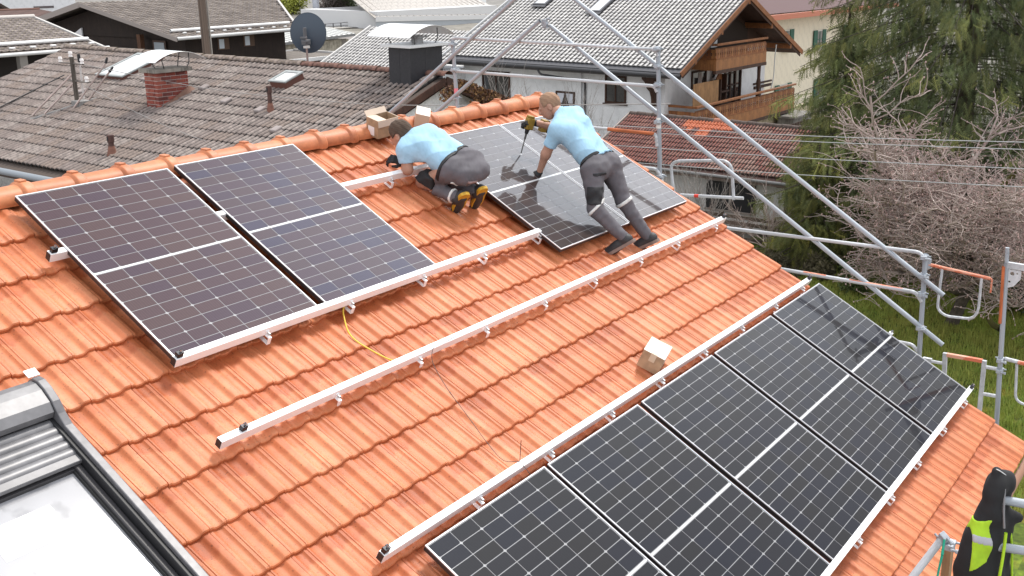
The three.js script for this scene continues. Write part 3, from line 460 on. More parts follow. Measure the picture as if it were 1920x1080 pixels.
{ // kneeling worker (roof coordinates: along the ridge, down the slope, out of the roof)
  const J = {}; const r = { ankL: [3.19, 1.10, .045], ankR: [3.40, 1.13, .085], kneeL: [3.19, .72, -.055], kneeR: [3.36, .72, -.03], hipL: [3.20, .945, .215], hipR: [3.44, .96, .26], pelvis: [3.32, .95, .245], neck: [3.255, .43, .215], head: [3.205, .335, .175], shL: [3.10, .505, .15], shR: [3.375, .475, .265], elL: [3.095, .60, .015], wrL: [3.17, .50, .0], elR: [3.50, .47, .05], wrR: [3.42, .42, -.03] };
  for (const k in r) J[k] = R3(r[k]);
  const vd = [0, -SN, CS], nd = [0, CS, SN], N = (a, b, c) => [a, -b * SN + c * CS, b * CS + c * SN];
  person('worker in light blue shirt kneeling on the tiles, head down, yellow shoe soles', J, {
    base: R3([3.3, .95, -.11]), flip: 1, face: N(-.15, -.55, -.85), headUp: N(-.1, -.8, .5), hair: [.10, .065, .045], hairThick: .012, hem: .16, waist: .20, waistTilt: [0, 0, 0], sole: soleYellow,
    butt: [[R3([3.25, 1.05, .225]), .10, R3([3.41, 1.07, .265]), .10]],
    hands: [[R3([3.168, .485, .0]), N(-.50, -.7, -.05), N(-.3, .1, .9), 1, .7], [R3([3.41, .41, -.03]), N(-.2, -.6, -.3), N(.1, -.3, .9), -1, .7]],
    boots: [[R3([3.19, 1.105, .035]), R3([3.185, 1.175, .10]), R3([3.255, 1.115, -.085]), N(.42, -.80, -.36)], [R3([3.40, 1.135, .075]), R3([3.385, 1.20, .135]), R3([3.475, 1.14, -.075]), N(.42, -.80, -.36)]],
    patches: [[R3([3.12, .77, .03]), [.10, .05], trouserDark, 'knee_patch', [N(0, 1, .2), N(0, 0, 1)]], [R3([3.26, 1.16, .22]), [.055, .010], mat(.26, .17, .16, .8), 'pocket_trim', [N(1, 0, 0), N(0, 0, 1)]]],
    bands: [[J.kneeL, J.ankL, .90, .010]],
  });
}
{ // standing worker leaning over the panel
  const J = { ankL: [4.412, 8.252, 1.906], ankR: [4.800, 8.172, 1.943], kneeL: [4.325, 8.49, 1.665], kneeR: [4.700, 8.505, 1.735], hipL: [4.445, 8.815, 1.555], hipR: [4.69, 8.838, 1.585], pelvis: [4.575, 8.84, 1.56], neck: [4.655, 9.27, 1.085], head: [4.64, 9.335, .945], shL: [4.465, 9.15, 1.15], shR: [4.822, 9.255, 1.12], elL: [4.455, 8.915, 1.03], wrL: [4.485, 8.735, .935], elR: [4.84, 9.10, .86], wrR: [4.70, 9.155, .755] };
  const sp = nm(sb(J.neck, J.pelvis));
  person('worker in light blue shirt standing bent over the panel with a cordless drill', J, {
    base: [4.6, 8.05, 1.9], flip: 1, face: [-.42, -.42, -.80], headUp: [-.1, .9, -.35], hair: [.36, .22, .14], hairThick: .006, hem: .09, waist: .16, sole: soleGrey, beltM: trouserDark,
    hands: [[[4.484, 8.722, .925], [-.45, -.28, -.55], [-.2, .9, .15], 1, .15], [[4.695, 9.155, .742], [-.75, .12, -.45], [.1, .75, -.3], -1, .9]],
    boots: [[[4.42, 8.24, 1.915], [4.435, 8.20, 1.985], [4.375, 8.075, 1.80], [-.15, .55, -.75]], [[4.805, 8.165, 1.95], [4.82, 8.125, 2.015], [4.765, 8.03, 1.84], [-.12, .7, -.55]]],
    bands: [[J.kneeL, J.ankL, -.02, .014], [J.kneeR, J.ankR, .02, .016]],
    patches: [[[4.31, 8.62, 1.66], [.075, .07], trouserDark, 'thigh_pocket', [[0, 1, 0], nm([.4, 0, 1])]], [[4.40, 8.80, 1.67], [.012, .07], trouserDark, 'back_pocket', [[0, 1, 0], nm([1, 0, .4])]], [[4.80, 8.70, 1.60], [.09, .05], trouserDark, 'side_panel', [[0, 1, 0], [0, 0, 1]]]],
  });
  // cordless drill held in the right hand, bit down
  const d = thing('cordless_drill', 'yellow and black cordless drill in the standing worker hand, long bit pointing down', 'drill', [4.615, 9.12, .71]);
  const ax = nm([-.035, -.215, -.048]), grip = nm([.85, -.02, .35]), Y = V(...ax.map(v => -v)), X = V(...grip), Z = X.clone().cross(Y).normalize(), X2 = Y.clone().cross(Z);
  d.quaternion.setFromRotationMatrix(new THREE.Matrix4().makeBasis(X2, Y, Z));
  const yl = mat(.42, .26, .03, .55, { map: T_mottle }), bk = M.black;
  part('motor_housing', [bx(-.035, .045, -.02, .095, -.034, .034, .012), bx(-.03, .035, .095, .115, -.028, .028, .008)], yl, d);
  part('chuck', [bar([0, -.02, 0], [0, -.065, 0], .024, 12, .016, true)], bk, d);
  part('handle', [bx(.03, .15, .02, .065, -.019, .019, .012)], bk, d); part('battery', [bx(.14, .20, -.02, .10, -.036, .036, .008)], yl, d); part('battery_pad', [bx(.198, .215, -.02, .10, -.037, .037, .006)], bk, d);
  part('drill_bit', [bar([0, -.06, 0], [0, -.12, 0], .010, 8, .010, true), bar([0, -.12, 0], [0, -.26, 0], .0055, 8)], mat(.12, .12, .12, .4, { metalness: .6 }), d);
}
// ================================================================ scaffold on the gable side
const galv = mat(.47, .51, .56, .5, { metalness: .18, map: T_mottle, bumpMap: T_bump, bumpScale: .0004 }), galvLight = mat(.68, .70, .73, .5, { metalness: .1, map: T_mottle }), orangeP = mat(.72, .20, .07, .6, { map: T_stain }), pinkTape = mat(.75, .22, .25, .6), orangeWorn = mat(.66, .32, .22, .65, { map: tex(128, 128, (u, v) => { const a = fbm(u * 8, v * 8, 8, 71, 4); return a > .52 ? [1, 1, 1] : [.95, .72, .62]; }) });
const R_T = .0242;
function coupler(p, parent, ax = [0, 1, 0]) {
  const g = []; const q = V(...nm(ax)), m = new THREE.Matrix4().makeRotationFromQuaternion(new THREE.Quaternion().setFromUnitVectors(UPY, q)).setPosition(...p);
  g.push(new THREE.CylinderGeometry(.034, .034, .05, 12), bx(-.055, -.01, -.02, .02, -.03, .03, .006), bx(.01, .05, -.018, .018, -.028, .028, .006), bar([-.06, 0, .02], [-.06, 0, .065], .009, 8, .009, true), bar([-.06, 0, .05], [-.06, 0, .066], .016, 6, .016, true), bar([.045, .0, -.06], [.045, 0, .05], .008, 8, .008, true));
  return part('coupler', merge(g.map(x => x.index ? x.toNonIndexed() : x)).applyMatrix4(m), galv, parent);
}
{
  const S = thing('gable_scaffold', 'grey tube scaffold with long diagonal tubes along the gable edge of the tiled roof', 'scaffold', [6.8, 4, 1]);
  const off = g => g.translate(-6.8, -4, -1), P = (n, g, m = galv) => part(n, off(Array.isArray(g) ? merge(g) : g), m, S), C = (p, ax) => coupler(ad(p, [-6.8, -4, -1]), S, ax);
  const tube = (a, b) => { const d = nm(sb(b, a)); const g = [bar(a, b, R_T, 14), bar(a, b, R_T - .004, 14)]; return g; };
  // diagonals parallel to the roof slopes, two crossing pairs
  P('diagonal_tube', tube([6.80, 10.44, -.53], [6.72, 7.49, 4.20])); P('diagonal_tube', tube([6.80, 9.93, -.55], [6.72, 6.98, 4.24]));
  P('diagonal_tube', tube([6.70, 9.985, -.62], [6.70, 8.3, -2.94])); P('diagonal_tube', tube([6.70, 10.50, -.60], [6.70, 8.55, -3.31]));
  C([6.75, 9.95, -.585], [1, 0, 0]); C([6.75, 10.46, -.57], [1, 0, 0]);
  // standards
  P('standard', bar([6.76, 9.75, .92], [6.72, 5.2, 1.12], R_T, 14)); P('standard', bar([6.74, 9.73, -1.985], [6.72, 5.2, -1.7], R_T, 14)); P('standard', bar([6.76, 7.87, 3.98], [6.72, 4, 4.1], R_T, 14));
  P('tape', [bar([6.745, 8.98, .953], [6.744, 8.86, .958], R_T + .002, 14)], mat(.8, .8, .77, .7)); P('tape', [bar([6.735, 9.12, -1.945], [6.733, 9.02, -1.94], R_T + .002, 14)], pinkTape); P('tape', [bar([6.742, 7.14, 4.0], [6.741, 7.09, 4.002], R_T + .002, 14)], pinkTape);
  for (const [p, ax] of [[[6.755, 9.54, .93], [0, 1, 0]], [[6.745, 8.93, .95], [0, 1, 0]], [[6.74, 9.34, .94], [0, 1, 0]], [[6.74, 9.73, .925], [0, 1, 0]], [[6.745, 7.65, 3.985], [0, 1, 0]], [[6.74, 7.11, 4.0], [0, 1, 0]], [[6.74, 7.46, 3.99], [0, 1, 0]], [[6.74, 7.84, 3.98], [0, 1, 0]], [[6.74, 9.35, -1.96], [0, 1, 0]], [[6.74, 9.0, -1.95], [0, 1, 0]], [[6.74, 9.66, -1.98], [0, 1, 0]], [[6.74, 8.32, 1.0], [0, 1, 0]]]) C(p, ax);
  // guard rails, hooked over at the ends
  const gr = (pts, r = .019) => bentPipe(pts, r, .05, 10);
  P('guard_rail', gr([[6.74, 9.62, -1.99], [6.74, 9.74, -1.98], [6.74, 9.722, .90], [6.75, 9.65, .93]]), galvLight);
  P('guard_rail', gr([[6.73, 9.335, -1.93], [6.73, 9.325, .90], [6.73, 9.26, .935]]), galvLight);
  P('guard_rail', gr([[6.72, 8.80, -1.9], [6.72, 8.80, .94], [6.72, 8.66, .955]]), galvLight); P('painted_band', bar([6.72, 8.800, .31], [6.72, 8.80, .925], .0205, 12), orangeP);
  P('guard_rail', gr([[6.72, 7.83, 1.1], [6.73, 7.885, 3.93], [6.74, 7.82, 3.985]]), galvLight); P('guard_rail', gr([[6.72, 7.49, 1.1], [6.72, 7.475, 3.93], [6.74, 7.38, 3.99]]), galvLight);
  P('painted_band', bar([6.722, 7.4795, 3.25], [6.722, 7.4755, 3.80], .0200, 12), orangeWorn); P('painted_band', bar([6.722, 7.4825, 2.75], [6.722, 7.4805, 3.0], .0200, 12), orangeWorn);
  P('guard_rail', gr([[6.72, 6.93, 1.2], [6.75, 6.912, 3.94], [6.75, 6.85, 3.99]]), galvLight);
  P('guard_rail', gr([[6.72, 8.405, -1.8], [6.72, 8.40, .965], [6.72, 8.27, 1.03]]), galvLight);
}
{
  const S = thing('guard_frame', 'white tube guard frame behind the roof edge, in front of the red tiled shed', 'guard frame', [7, 7.4, 1.4]), off = g => g.translate(-7, -7.4, -1.4);
  part('hoop', off(bentPipe([[7, 7.6, 1.10], [7, 8.40, .985], [7, 8.462, 1.05], [7, 8.53, 1.66], [7, 8.47, 1.745], [7, 8.10, 1.785]], .0185, .07, 10)), galvLight, S);
  part('lower_rail', off(bar([7, 8.075, 1.12], [7, 8.132, 1.90], .0185, 10, .0185, true)), galvLight, S); part('red_sticker', off(bar([7, 8.0875, 1.30], [7, 8.0915, 1.355], .0195, 10)), mat(.75, .05, .03, .5), S);
}
{
  const S = thing('end_guard', 'tube end guard with orange painted top bar and hanging loop beside the apple tree', 'guard frame', [7, 7.2, 4.2]), off = g => g.translate(-7, -7.2, -4.2);
  part('top_bar', off(merge([bar([7, 7.70, 3.96], [7, 7.651, 4.56], .017, 10, .017, true), bentPipe([[7, 7.655, 4.55], [7, 7.649, 4.575], [7, 7.51, 4.575]], .009, .02, 8)])), orangeWorn, S);
  part('loop', off(bentPipe([[7, 7.685, 4.095], [7, 7.25, 4.083], [7, 7.19, 4.17], [7, 7.207, 4.425], [7, 7.295, 4.48], [7, 7.66, 4.478]], .0135, .06, 10)), galvLight, S); part('hook', off(bx(6.985, 7.015, 7.66, 7.76, 3.93, 3.98, .004)), galv, S);
}
{
  const S = thing('corner_scaffold', 'scaffold post with orange stripe and bracket at the right picture edge above the lawn', 'scaffold', [7, 3, 4.8]), off = g => g.translate(-7, -3, -4.8), P = (n, g, m = galvLight) => part(n, off(Array.isArray(g) ? merge(g) : g), m, S);
  P('standard', [bar([7, 7.83, 4.692], [7, 3, 4.92], .0245, 14), bar([7, 7.985, 4.683], [7, 7.83, 4.692], .019, 12, .019, true)], galv); P('painted_stripe', bar([6.985, 7.80, 4.672], [6.985, 7.22, 4.70], .0175, 10), orangeP);
  P('cross_beam', plank([7, 7.815, 4.70], [7, 7.80, 5.5], .04, .06)); { const s = new THREE.Shape(); [[4.715, 7.775], [4.835, 7.772], [4.835, 7.69], [4.78, 7.61], [4.715, 7.585]].forEach((p, i) => i ? s.lineTo(...p) : s.moveTo(...p)); for (const [a, b, r] of [[4.755, 7.735, .02], [4.80, 7.74, .009], [4.735, 7.65, .012]]) { const h = new THREE.Path(); h.absarc(a, b, r, 0, Math.PI * 2); s.holes.push(h); } const g = new THREE.ExtrudeGeometry(s, { depth: .008, bevelEnabled: false }); g.applyMatrix4(new THREE.Matrix4().makeBasis(V(0, 0, 1), V(0, 1, 0), V(-1, 0, 0))); g.translate(7, 0, 0); P('bracket_plate', muv(g)); }
  P('gate_frame', [plank([7, 5.9, 4.255], [7, 6.80, 4.205], .04, .04), plank([7, 5.9, 4.60], [7, 6.80, 4.59], .04, .04)], galvLight); P('gate_top', plank([7, 6.785, 4.225], [7, 6.792, 4.572], .042, .034), orangeWorn);
  P('tie_rail', [bar([7, 6.68, 4.02], [7, 6.684, 4.20], .017, 10), bar([7, 6.735, 4.6], [7, 6.738, 4.735], .019, 10), bar([7, 6.445, 4.6], [7, 6.452, 4.75], .019, 10)]); P('hook', bx(6.98, 7.02, 6.665, 6.71, 3.99, 4.08, .004));
  for (const y of [6.84, 6.73]) coupler([0, y - 3, 4.742 - 4.8 + (6.8 - y) * .047], S);
  P('side_rail', bentPipe([[7, 6.86, 4.78], [7, 6.85, 4.93], [7, 6.83, 5.5]], .02, .03, 10)); P('painted_band', bar([7, 6.851, 4.90], [7, 6.84, 5.2], .0212, 10), orangeWorn); P('loop', bentPipe([[7, 6.83, 4.893], [7, 6.47, 4.917], [7, 6.425, 4.98], [7, 6.44, 5.5]], .0135, .06, 10));
}
// ---------------------------------------------------------------- front scaffold corner with the jacket
{
  const S = thing('front_scaffold', 'pair of horizontal galvanised scaffold tubes holding the jacket in the bottom right corner', 'scaffold', [1.95, 4.5, 5.75]), off = g => g.translate(-1.95, -4.5, -5.75), d = nm([.56, -.19, .83]);
  part('standard', off(bar([1.935, 8.02, 5.70], [1.90, 4.5, 5.74], .0242, 14, .0242, true)), galv, S);
  for (const [a, b] of [[[1.937, 7.895, 5.70], [2.13, 7.83, 6.02]], [[1.89, 7.649, 5.76], [2.10, 7.585, 6.07]]]) { const e = ad(a, nm(sb(b, a)), 1.1); part('ledger', off(merge([bar(a, e, .0242, 14, .0242, true), new THREE.SphereGeometry(.0242, 12, 8).translate(...a)])), galv, S); }
}
{ // jacket: rx to the right of the picture, up, f towards the camera
  const c = [1.93, 7.0, 5.72], rx = nm([.556, 0, .831]), fz = [-.831, 0, .556], J = thing('work_jacket', 'black and neon yellow hooded work jacket hanging on a scaffold tube end', 'jacket', c);
  const W = (a, b, d = 0) => [a * rx[0] + d * fz[0], b, a * rx[2] + d * fz[2]];
  const cloth = [ // hood hung over the tube end, shoulders, body, sleeves
    [W(-.022, 1.052, .0), .020, W(-.028, .94, .02), .048], [W(-.028, .94, .02), .048, W(-.045, .82, .02), .062], [W(-.018, 1.048, -.015), .024, W(.055, .985, -.05), .040], [W(-.02, 1.0, .0), .045, W(.05, .96, -.05), .045], [W(.055, .975, -.06), .038, W(.062, .87, -.07), .042], [W(.0, .98, -.06), .05, W(.02, .82, -.06), .06],
    [W(-.045, .83, .01), .062, W(-.065, .70, .015), .082], [W(-.065, .70, .015), .082, W(-.085, .40, .02), .10], [W(.045, .84, -.07), .045, W(.055, .68, -.07), .065], [W(.055, .68, -.07), .065, W(.065, .35, -.06), .085], [W(-.02, .75, -.02), .07, W(0, .35, -.01), .10],
    [W(-.098, .79, .045), .040, W(-.135, .62, .055), .050], [W(-.135, .62, .055), .050, W(-.180, .35, .05), .054], [W(.07, .80, -.05), .030, W(.15, .765, -.05), .030]];
  const f = bonesField(cloth, .035), [lo, hi] = bounds(cloth, .03), fo = (x, y, z) => .006 * Math.sin(26 * (x * rx[0] + z * rx[2]) + 4 * Math.sin(7 * y)) + .004 * Math.sin(y * 38 + x * 21) + .003 * Math.sin(y * 19 - 50 * z);
  const A = (x, z) => x * rx[0] + z * rx[2];
  const body = part('shell', meshField((x, y, z) => f(x, y, z) + fo(x, y, z), lo, hi, .009), mat(.017, .017, .019, .85, { map: T_cloth }), J);
  const clip = (name, m, fn, e = .004) => part(name, meshField((x, y, z) => Math.max(f(x, y, z) + fo(x, y, z) - e, fn(A(x, z), y, x * fz[0] + z * fz[2])), lo, hi, .008), m, body);
  const neon = mat(.50, .80, .03, .75, { map: T_cloth });
  const pan = (a, y) => Math.max(-.150 - .02 * (.8 - y) - a, a + .048 + .012 * Math.sin(y * 26) + .05 * (.78 - y), y - .815 - .25 * (a + .10), .56 - y + .6 * (a + .1));
  clip('neon_panel', neon, (a, y, d) => Math.max(pan(a, y), -d - .0)); clip('reflective_strip', mat(.42, .42, .46, .45), (a, y, d) => Math.max(pan(a, y) , Math.abs(y - .715 + .25 * (a + .10)) - .022, -d), .0065);
  part('zip_trim', pipe([W(.030, .745, .078), W(.022, .62, .094), W(.010, .5, .108), W(-.005, .36, .124)], .0085, 8, 30), neon, body); part('zip_trim', pipe([W(.098, .70, -.018), W(.112, .6, -.008), W(.126, .45, .0), W(.138, .35, .008)], .0065, 8, 30), neon, body);
  part('hood_piping', pipe([W(-.030, 1.078, .008), W(-.012, 1.070, .012), W(.015, 1.050, .006), W(.040, 1.028, -.008)], .003, 6, 20), mat(.6, .6, .6, .5), body); part('hood_edge', pipe([W(.010, .985, .045), W(.006, .90, .068), W(.008, .84, .078), W(.016, .775, .082)], .006, 8, 24), mat(.22, .22, .23, .5), body);
}
{
  const S = thing('scaffold_tube', 'white scaffold tube end with a coupler and green strap at the bottom edge', 'scaffold tube', [2.3, 6.3, 5.1]), off = g => g.translate(-2.3, -6.3, -5.1);
  part('tube', off(bar([2.05, 6.3, 4.86], [2.675, 7.17, 5.305], .0242, 14, .0242, true)), galvLight, S); coupler([.375, .86, .205], S, [.6, .3, .4]); coupler([.40, .82, .245], S, [0, 1, 0]);
  const st = thing('strap', 'green fabric strap tied to the scaffold tube end', 'strap', [2.55, 7.0, 5.33]); part('webbing', [bar([.05, .20, .0], [.0, .12, .015], .014, 6, .017), bar([0, .12, .015], [-.045, .02, .01], .017, 6, .014), bar([-.045, .02, .01], [-.09, -.12, .005], .014, 6, .019)].map(g => { g.scale(1, 1, .5); return g; }), mat(.02, .42, .27, .8, { map: T_cloth }), st);
}
single('wooden_post', merge([bx(2.83, 2.91, 4.2, 7.02, 5.28, 5.33, .003)]), mat(.55, .36, .20, .8, { map: T_wood }), 'short upright wooden board beside the green strap at the bottom edge', 'board');
// ================================================================ grey roofed neighbour behind the ridge
const RX = (px, py, a) => { const s = Math.sin(a), c = Math.cos(a); return new THREE.Matrix4().makeBasis(V(0, 0, 1), V(-s, c, 0), V(-c, -s, 0)); };
function frameRoof(name, geo, m, parent, origin, a) { const o = part(name, geo, m, parent); const q = RX(0, 0, a); o.quaternion.setFromRotationMatrix(q); o.position.set(...origin); return o; }
const rollProf = (w, r = .02) => { const p = [], h = w / 2; for (let k = 0; k < 2; k++) for (const [t, y] of [[0, .02], [.07, 0], [.16, .05], [.26, .55], [.42, .93], [.60, 1], [.76, .86], [.90, .40]]) p.push([(k + t) * h, .003 + r * y]); p.push([w, .003]); return p; };
const rollProf1 = (w, r) => { const p = []; for (const [t, y] of [[0, .02], [.12, 0], [.22, .06], [.32, .55], [.46, .93], [.62, 1], [.78, .86], [.91, .40], [1, .02]]) p.push([t * w, .003 + r * y]); return p; };
const grooves = (base, grooveShade, rolls = 2) => { const t = tex(128, 128, (u, v) => { const f = (u * rolls) % 1, g = sstep(.50, .30, f) + sstep(.82, .95, f), n = fbm(u * 4, v * 4, 8, base, 4), e = sstep(.12, .0, 1 - v) * .0 + sstep(.30, .02, v); const k = (.80 + .36 * (n - .5) + .2 * (fbm(u * 20, v * 20, 32, base + 7, 2) - .5)) * (1 - grooveShade * clamp(.97 * g + .10 * e) * clamp(.78 + .35 * n)); return [k, k * .985, k * .97]; }); return t; };  // valleys between rolls and tile tops darkened as painted shade, over random mottling
const T_weather = tex(256, 256, (u, v) => { const a = fbm(u * 5, v * 5, 8, 201, 5), b = fbm(u * 18, v * 18, 32, 207, 3); const k = .50 + .62 * a + .26 * (b - .5), l = sstep(.52, .72, fbm(u * 9, v * 9, 16, 215, 4)); return [k * (1 + .06 * l), k * (.96 + .05 * l), k * (.93 - .04 * l)]; });
{
  const N = thing('neighbour_house', 'low house with weathered grey brown tiled roof just behind the orange ridge', 'house', [12, 0, -14]), O = [-12, 0, 14], a = Math.atan(.345), rx = 13.08, ry = 8.38, z0 = -20.9, z1 = -7.55;
  const off = g => g.translate(-12, 0, 14), white = mat(.84, .84, .84, .85, { map: T_grain }), brown = mat(.10, .045, .032, .7, { map: T_wood });
  part('wall', [off(bx(8.4, 17.6, 0, 6.5, z0 + .7, z1 - .6))], white, N);
  part('gable_wall', off(prism([[8.4, 6.4], [17.6, 6.4], [13.08, 8.22]], 'z', z1 - .26, z1 - .10)), white, N);
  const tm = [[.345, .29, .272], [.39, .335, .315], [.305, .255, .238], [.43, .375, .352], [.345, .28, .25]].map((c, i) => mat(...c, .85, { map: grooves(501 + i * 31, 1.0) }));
  const geos = [1, 2, 3, 4].map(s => tileGeo(rollProf(.30, .060), .41, .026, .018, s + 40, 0));
  const roof = frameRoof('roof', bx(0, z1 - z0, -.10, -.02, 0, 5.75), mat(.08, .06, .05, .9), N, ad([rx, ry, z0], O), a);
  layTiles(roof, { u0: .0, u1: z1 - z0, v0: .34, v1: 5.7, w: .30, gauge: .36, geos, mats: tm, seed: 51, jit: 2 });
  // far slope
  part('back_roof', off(quad([rx, ry - .02, z1], [rx, ry - .02, z0], [18.4, 6.5, z0], [18.4, 6.5, z1])), tm[0], N);
  const rg = new THREE.CylinderGeometry(.13, .12, .40, 12, 1, true, -Math.PI * .55, Math.PI * 1.1); rg.rotateX(Math.PI / 2); rg.rotateZ(Math.PI); { const p = rg.attributes.position; for (let i = 0; i < p.count; i++) p.setY(i, Math.abs(p.getY(i)) * .8); } rg.computeVertexNormals();
  const rgm = [mat(.30, .26, .24, .85, { map: T_weather }), mat(.22, .12, .10, .8, { map: T_weather })];
  for (let i = 0; i < 35; i++) { const z = z0 + .18 + i * .385; const t = part('ridge_tile', rg, z > -11.5 ? rgm[1] : rgm[0], N); t.position.set(rx - 12, ry + .03 + (i % 3) * .004, z + 14); t.rotation.y = ((i * 29) % 5 - 2) * .012; }
  // verge boards of the near gable, gutter
  const e = (x) => ry - .345 * Math.abs(x - rx);
  part('barge_board', off(plank([rx, e(rx) - .07, z1 + .03], [7.7, e(7.7) - .07, z1 + .03], .03, .15)), brown, N); part('barge_board', off(plank([rx, e(rx) - .09, z1 + .03], [18.4, e(18.4) - .09, z1 + .03], .03, .22)), brown, N);
  part('soffit', off(quad([rx, e(rx) - .2, z1], [7.7, e(7.7) - .2, z1], [7.7, e(7.7) - .2, z1 - .5], [rx, e(rx) - .2, z1 - .5])), brown, N);
  part('gutter', off(bar([7.72, 6.50, z0 - .1], [7.72, 6.50, z1], .075, 12)), mat(.30, .33, .36, .45, { metalness: .4 }), N);
  { const lo = frameRoof('lower_roof', bx(0, 9, -.1, -.02, 0, 2.2), mat(.08, .06, .05, .9), N, ad([7.6, 6.12, -20], O), a); layTiles(lo, { u0: 0, u1: 9, v0: .34, v1: 2.2, w: .30, gauge: .36, geos, mats: tm.slice(1, 4), seed: 57, jit: 2, max: 40 }); }
  // brick chimney with arched metal cowl
  const sl = (x, d = 0) => e(x) + d, bm = [[.34, .08, .055], [.28, .065, .048], [.38, .10, .07], [.20, .055, .045], [.42, .16, .12]].map(c => mat(...c, .85, { map: T_mottle }));
  { const x0 = 10.62, x1 = 11.42, za = -14.02, zb = -13.60, yb = 7.42, yt = 8.33, ch = part('brick_chimney', off(bx(x0 + .012, x1 - .012, yb - .3, yt, za + .012, zb - .012)), mat(.60, .56, .53, .9), N), br = rng(77);
    const c = (x, y, z, w, h, d) => { const b = part('brick', off(bx(x - w / 2, x + w / 2, y - h / 2, y + h / 2, z - d / 2, z + d / 2, .004)), bm[Math.floor(br() * 5)], ch); };
    const rows = 12, h = (yt - yb + .12) / rows; for (let j = 0; j < rows; j++) { const y = yt - (j + .5) * h, o = j % 2 ? .125 : 0;
      for (let x = x0 - o; x < x1; x += .25) { const a0 = Math.max(x, x0), b0 = Math.min(x + .235, x1); if (b0 - a0 > .04) c((a0 + b0) / 2, y, zb - .05, b0 - a0, h - .014, .11); }
      for (let z = za - (.125 - o); z < zb - .12; z += .25) { const a0 = Math.max(z, za), b0 = Math.min(z + .235, zb - .115); if (b0 - a0 > .04) c(x0 + .05, y, (a0 + b0) / 2, .11, h - .014, b0 - a0); } }
    part('cap_slab', off(bx(x0 - .08, x1 + .08, yt, yt + .085, za - .08, zb + .08, .01)), mat(.42, .40, .37, .9, { map: T_stain }), N);
    part('flashing', [off(quad([x0 - .10, sl(x0 - .10, .06), za - .12], [x0 - .10, sl(x0 - .10, .06), zb + .12], [x0, yb + .06, zb + .006], [x0, yb + .06, za - .006])), off(quad([x0 - .10, sl(x0 - .1, .06), zb + .14], [x1 + .1, sl(x1 + .1, .06), zb + .14], [x1 + .02, sl(x1, .20), zb + .006], [x0 - .01, yb + .10, zb + .006]))], mat(.25, .13, .09, .55, { metalness: .3, map: T_mottle }), N);
    cowl(N, off, (x0 + x1) / 2 + .05, yt + .085, za - .12, zb + .30, .66, .20, .16); }
  // dark clad chimney near the gable
  { const x0 = 12.53, x1 = 13.52, za = -8.55, zb = -7.97, yb = 7.9, yt = 8.98; const dk = mat(.030, .030, .036, .5, { map: T_grain }), ch = part('clad_chimney', off(bx(x0, x1, yb, yt, za, zb)), dk, N);
    part('cladding_seam', [off(bx(x0 - .004, x0, yb, yt, -8.27, -8.262)), off(bx(12.99, 13.0, yb, yt, zb, zb + .004)), off(bx(x0 - .02, x1 + .02, yb + .19, yb + .24, za - .02, zb + .02))], mat(.04, .04, .046, .5), ch);
    part('cap', [off(bx(x0 - .12, x1 + .12, yt + .005, yt + .065, za - .12, zb + .12, .006))], mat(.74, .75, .76, .4, { metalness: .3 }), N);
    part('flue', [off(bar([13.02, yt + .06, -8.2], [13.02, yt + .20, -8.2], .12, 14, .12, true)), off(bx(12.86, 13.2, yt + .18, yt + .21, -8.36, -8.04))], mat(.3, .3, .3, .5, { metalness: .6 }), N);
    cowl(N, off, 13.02, yt + .065, za - .38, zb + .20, .70, .22, .15); }
  function cowl(P, off, xc, y, za, zb, hw, rise, legs) { // arched sheet on legs, arch across x, running along z
    const S = 14, g = [], ptsA = []; for (let i = 0; i <= S; i++) { const t = i / S * 2 - 1; ptsA.push([xc + hw * t, y + legs + rise * (1 - t * t)]); }
    const Pp = [], I = [], UV = []; for (const [z, dy] of [[za, 0], [zb, 0]]) for (const [k, q] of [[0, 0], [1, .006]]) for (const [x, yy] of ptsA) { Pp.push(x, yy + q, z); UV.push(x, z); }
    const n = S + 1; for (let i = 0; i < S; i++) { I.push(i, 2 * n + i, i + 1, i + 1, 2 * n + i, 2 * n + i + 1, n + i, n + i + 1, 3 * n + i, n + i + 1, 3 * n + i + 1, 3 * n + i, 2 * n + i, 3 * n + i, 2 * n + i + 1, 2 * n + i + 1, 3 * n + i, 3 * n + i + 1, i, i + 1, n + i, i + 1, n + i + 1, n + i); }
    const b = new THREE.BufferGeometry(); b.setAttribute('position', new THREE.Float32BufferAttribute(Pp, 3)); b.setAttribute('uv', new THREE.Float32BufferAttribute(UV, 2)); b.setIndex(I); b.computeVertexNormals();
    part('cowl', off(b), mat(.80, .81, .82, .38, { metalness: .25 }), P);
    const lg = []; for (const sx of [-.55, .55]) for (const z of [za + .3, zb - .22]) { const yt = y + legs + rise * (1 - sx * sx); lg.push(off(pipe([[xc + sx * hw, yt, z], [xc + sx * hw * .92, y + legs * .7, z + (z < (za + zb) / 2 ? -.03 : .03)], [xc + sx * hw * .80, y, z]], .012, 6, 12))); } part('cowl_leg', lg, mat(.12, .12, .12, .5, { metalness: .6 }), P);
  }
  // roof windows and vents; slope helper: x, z and height over the tiles
  const onN = (x, z, d = 0) => [x - 12, e(x) + d, z + 14];
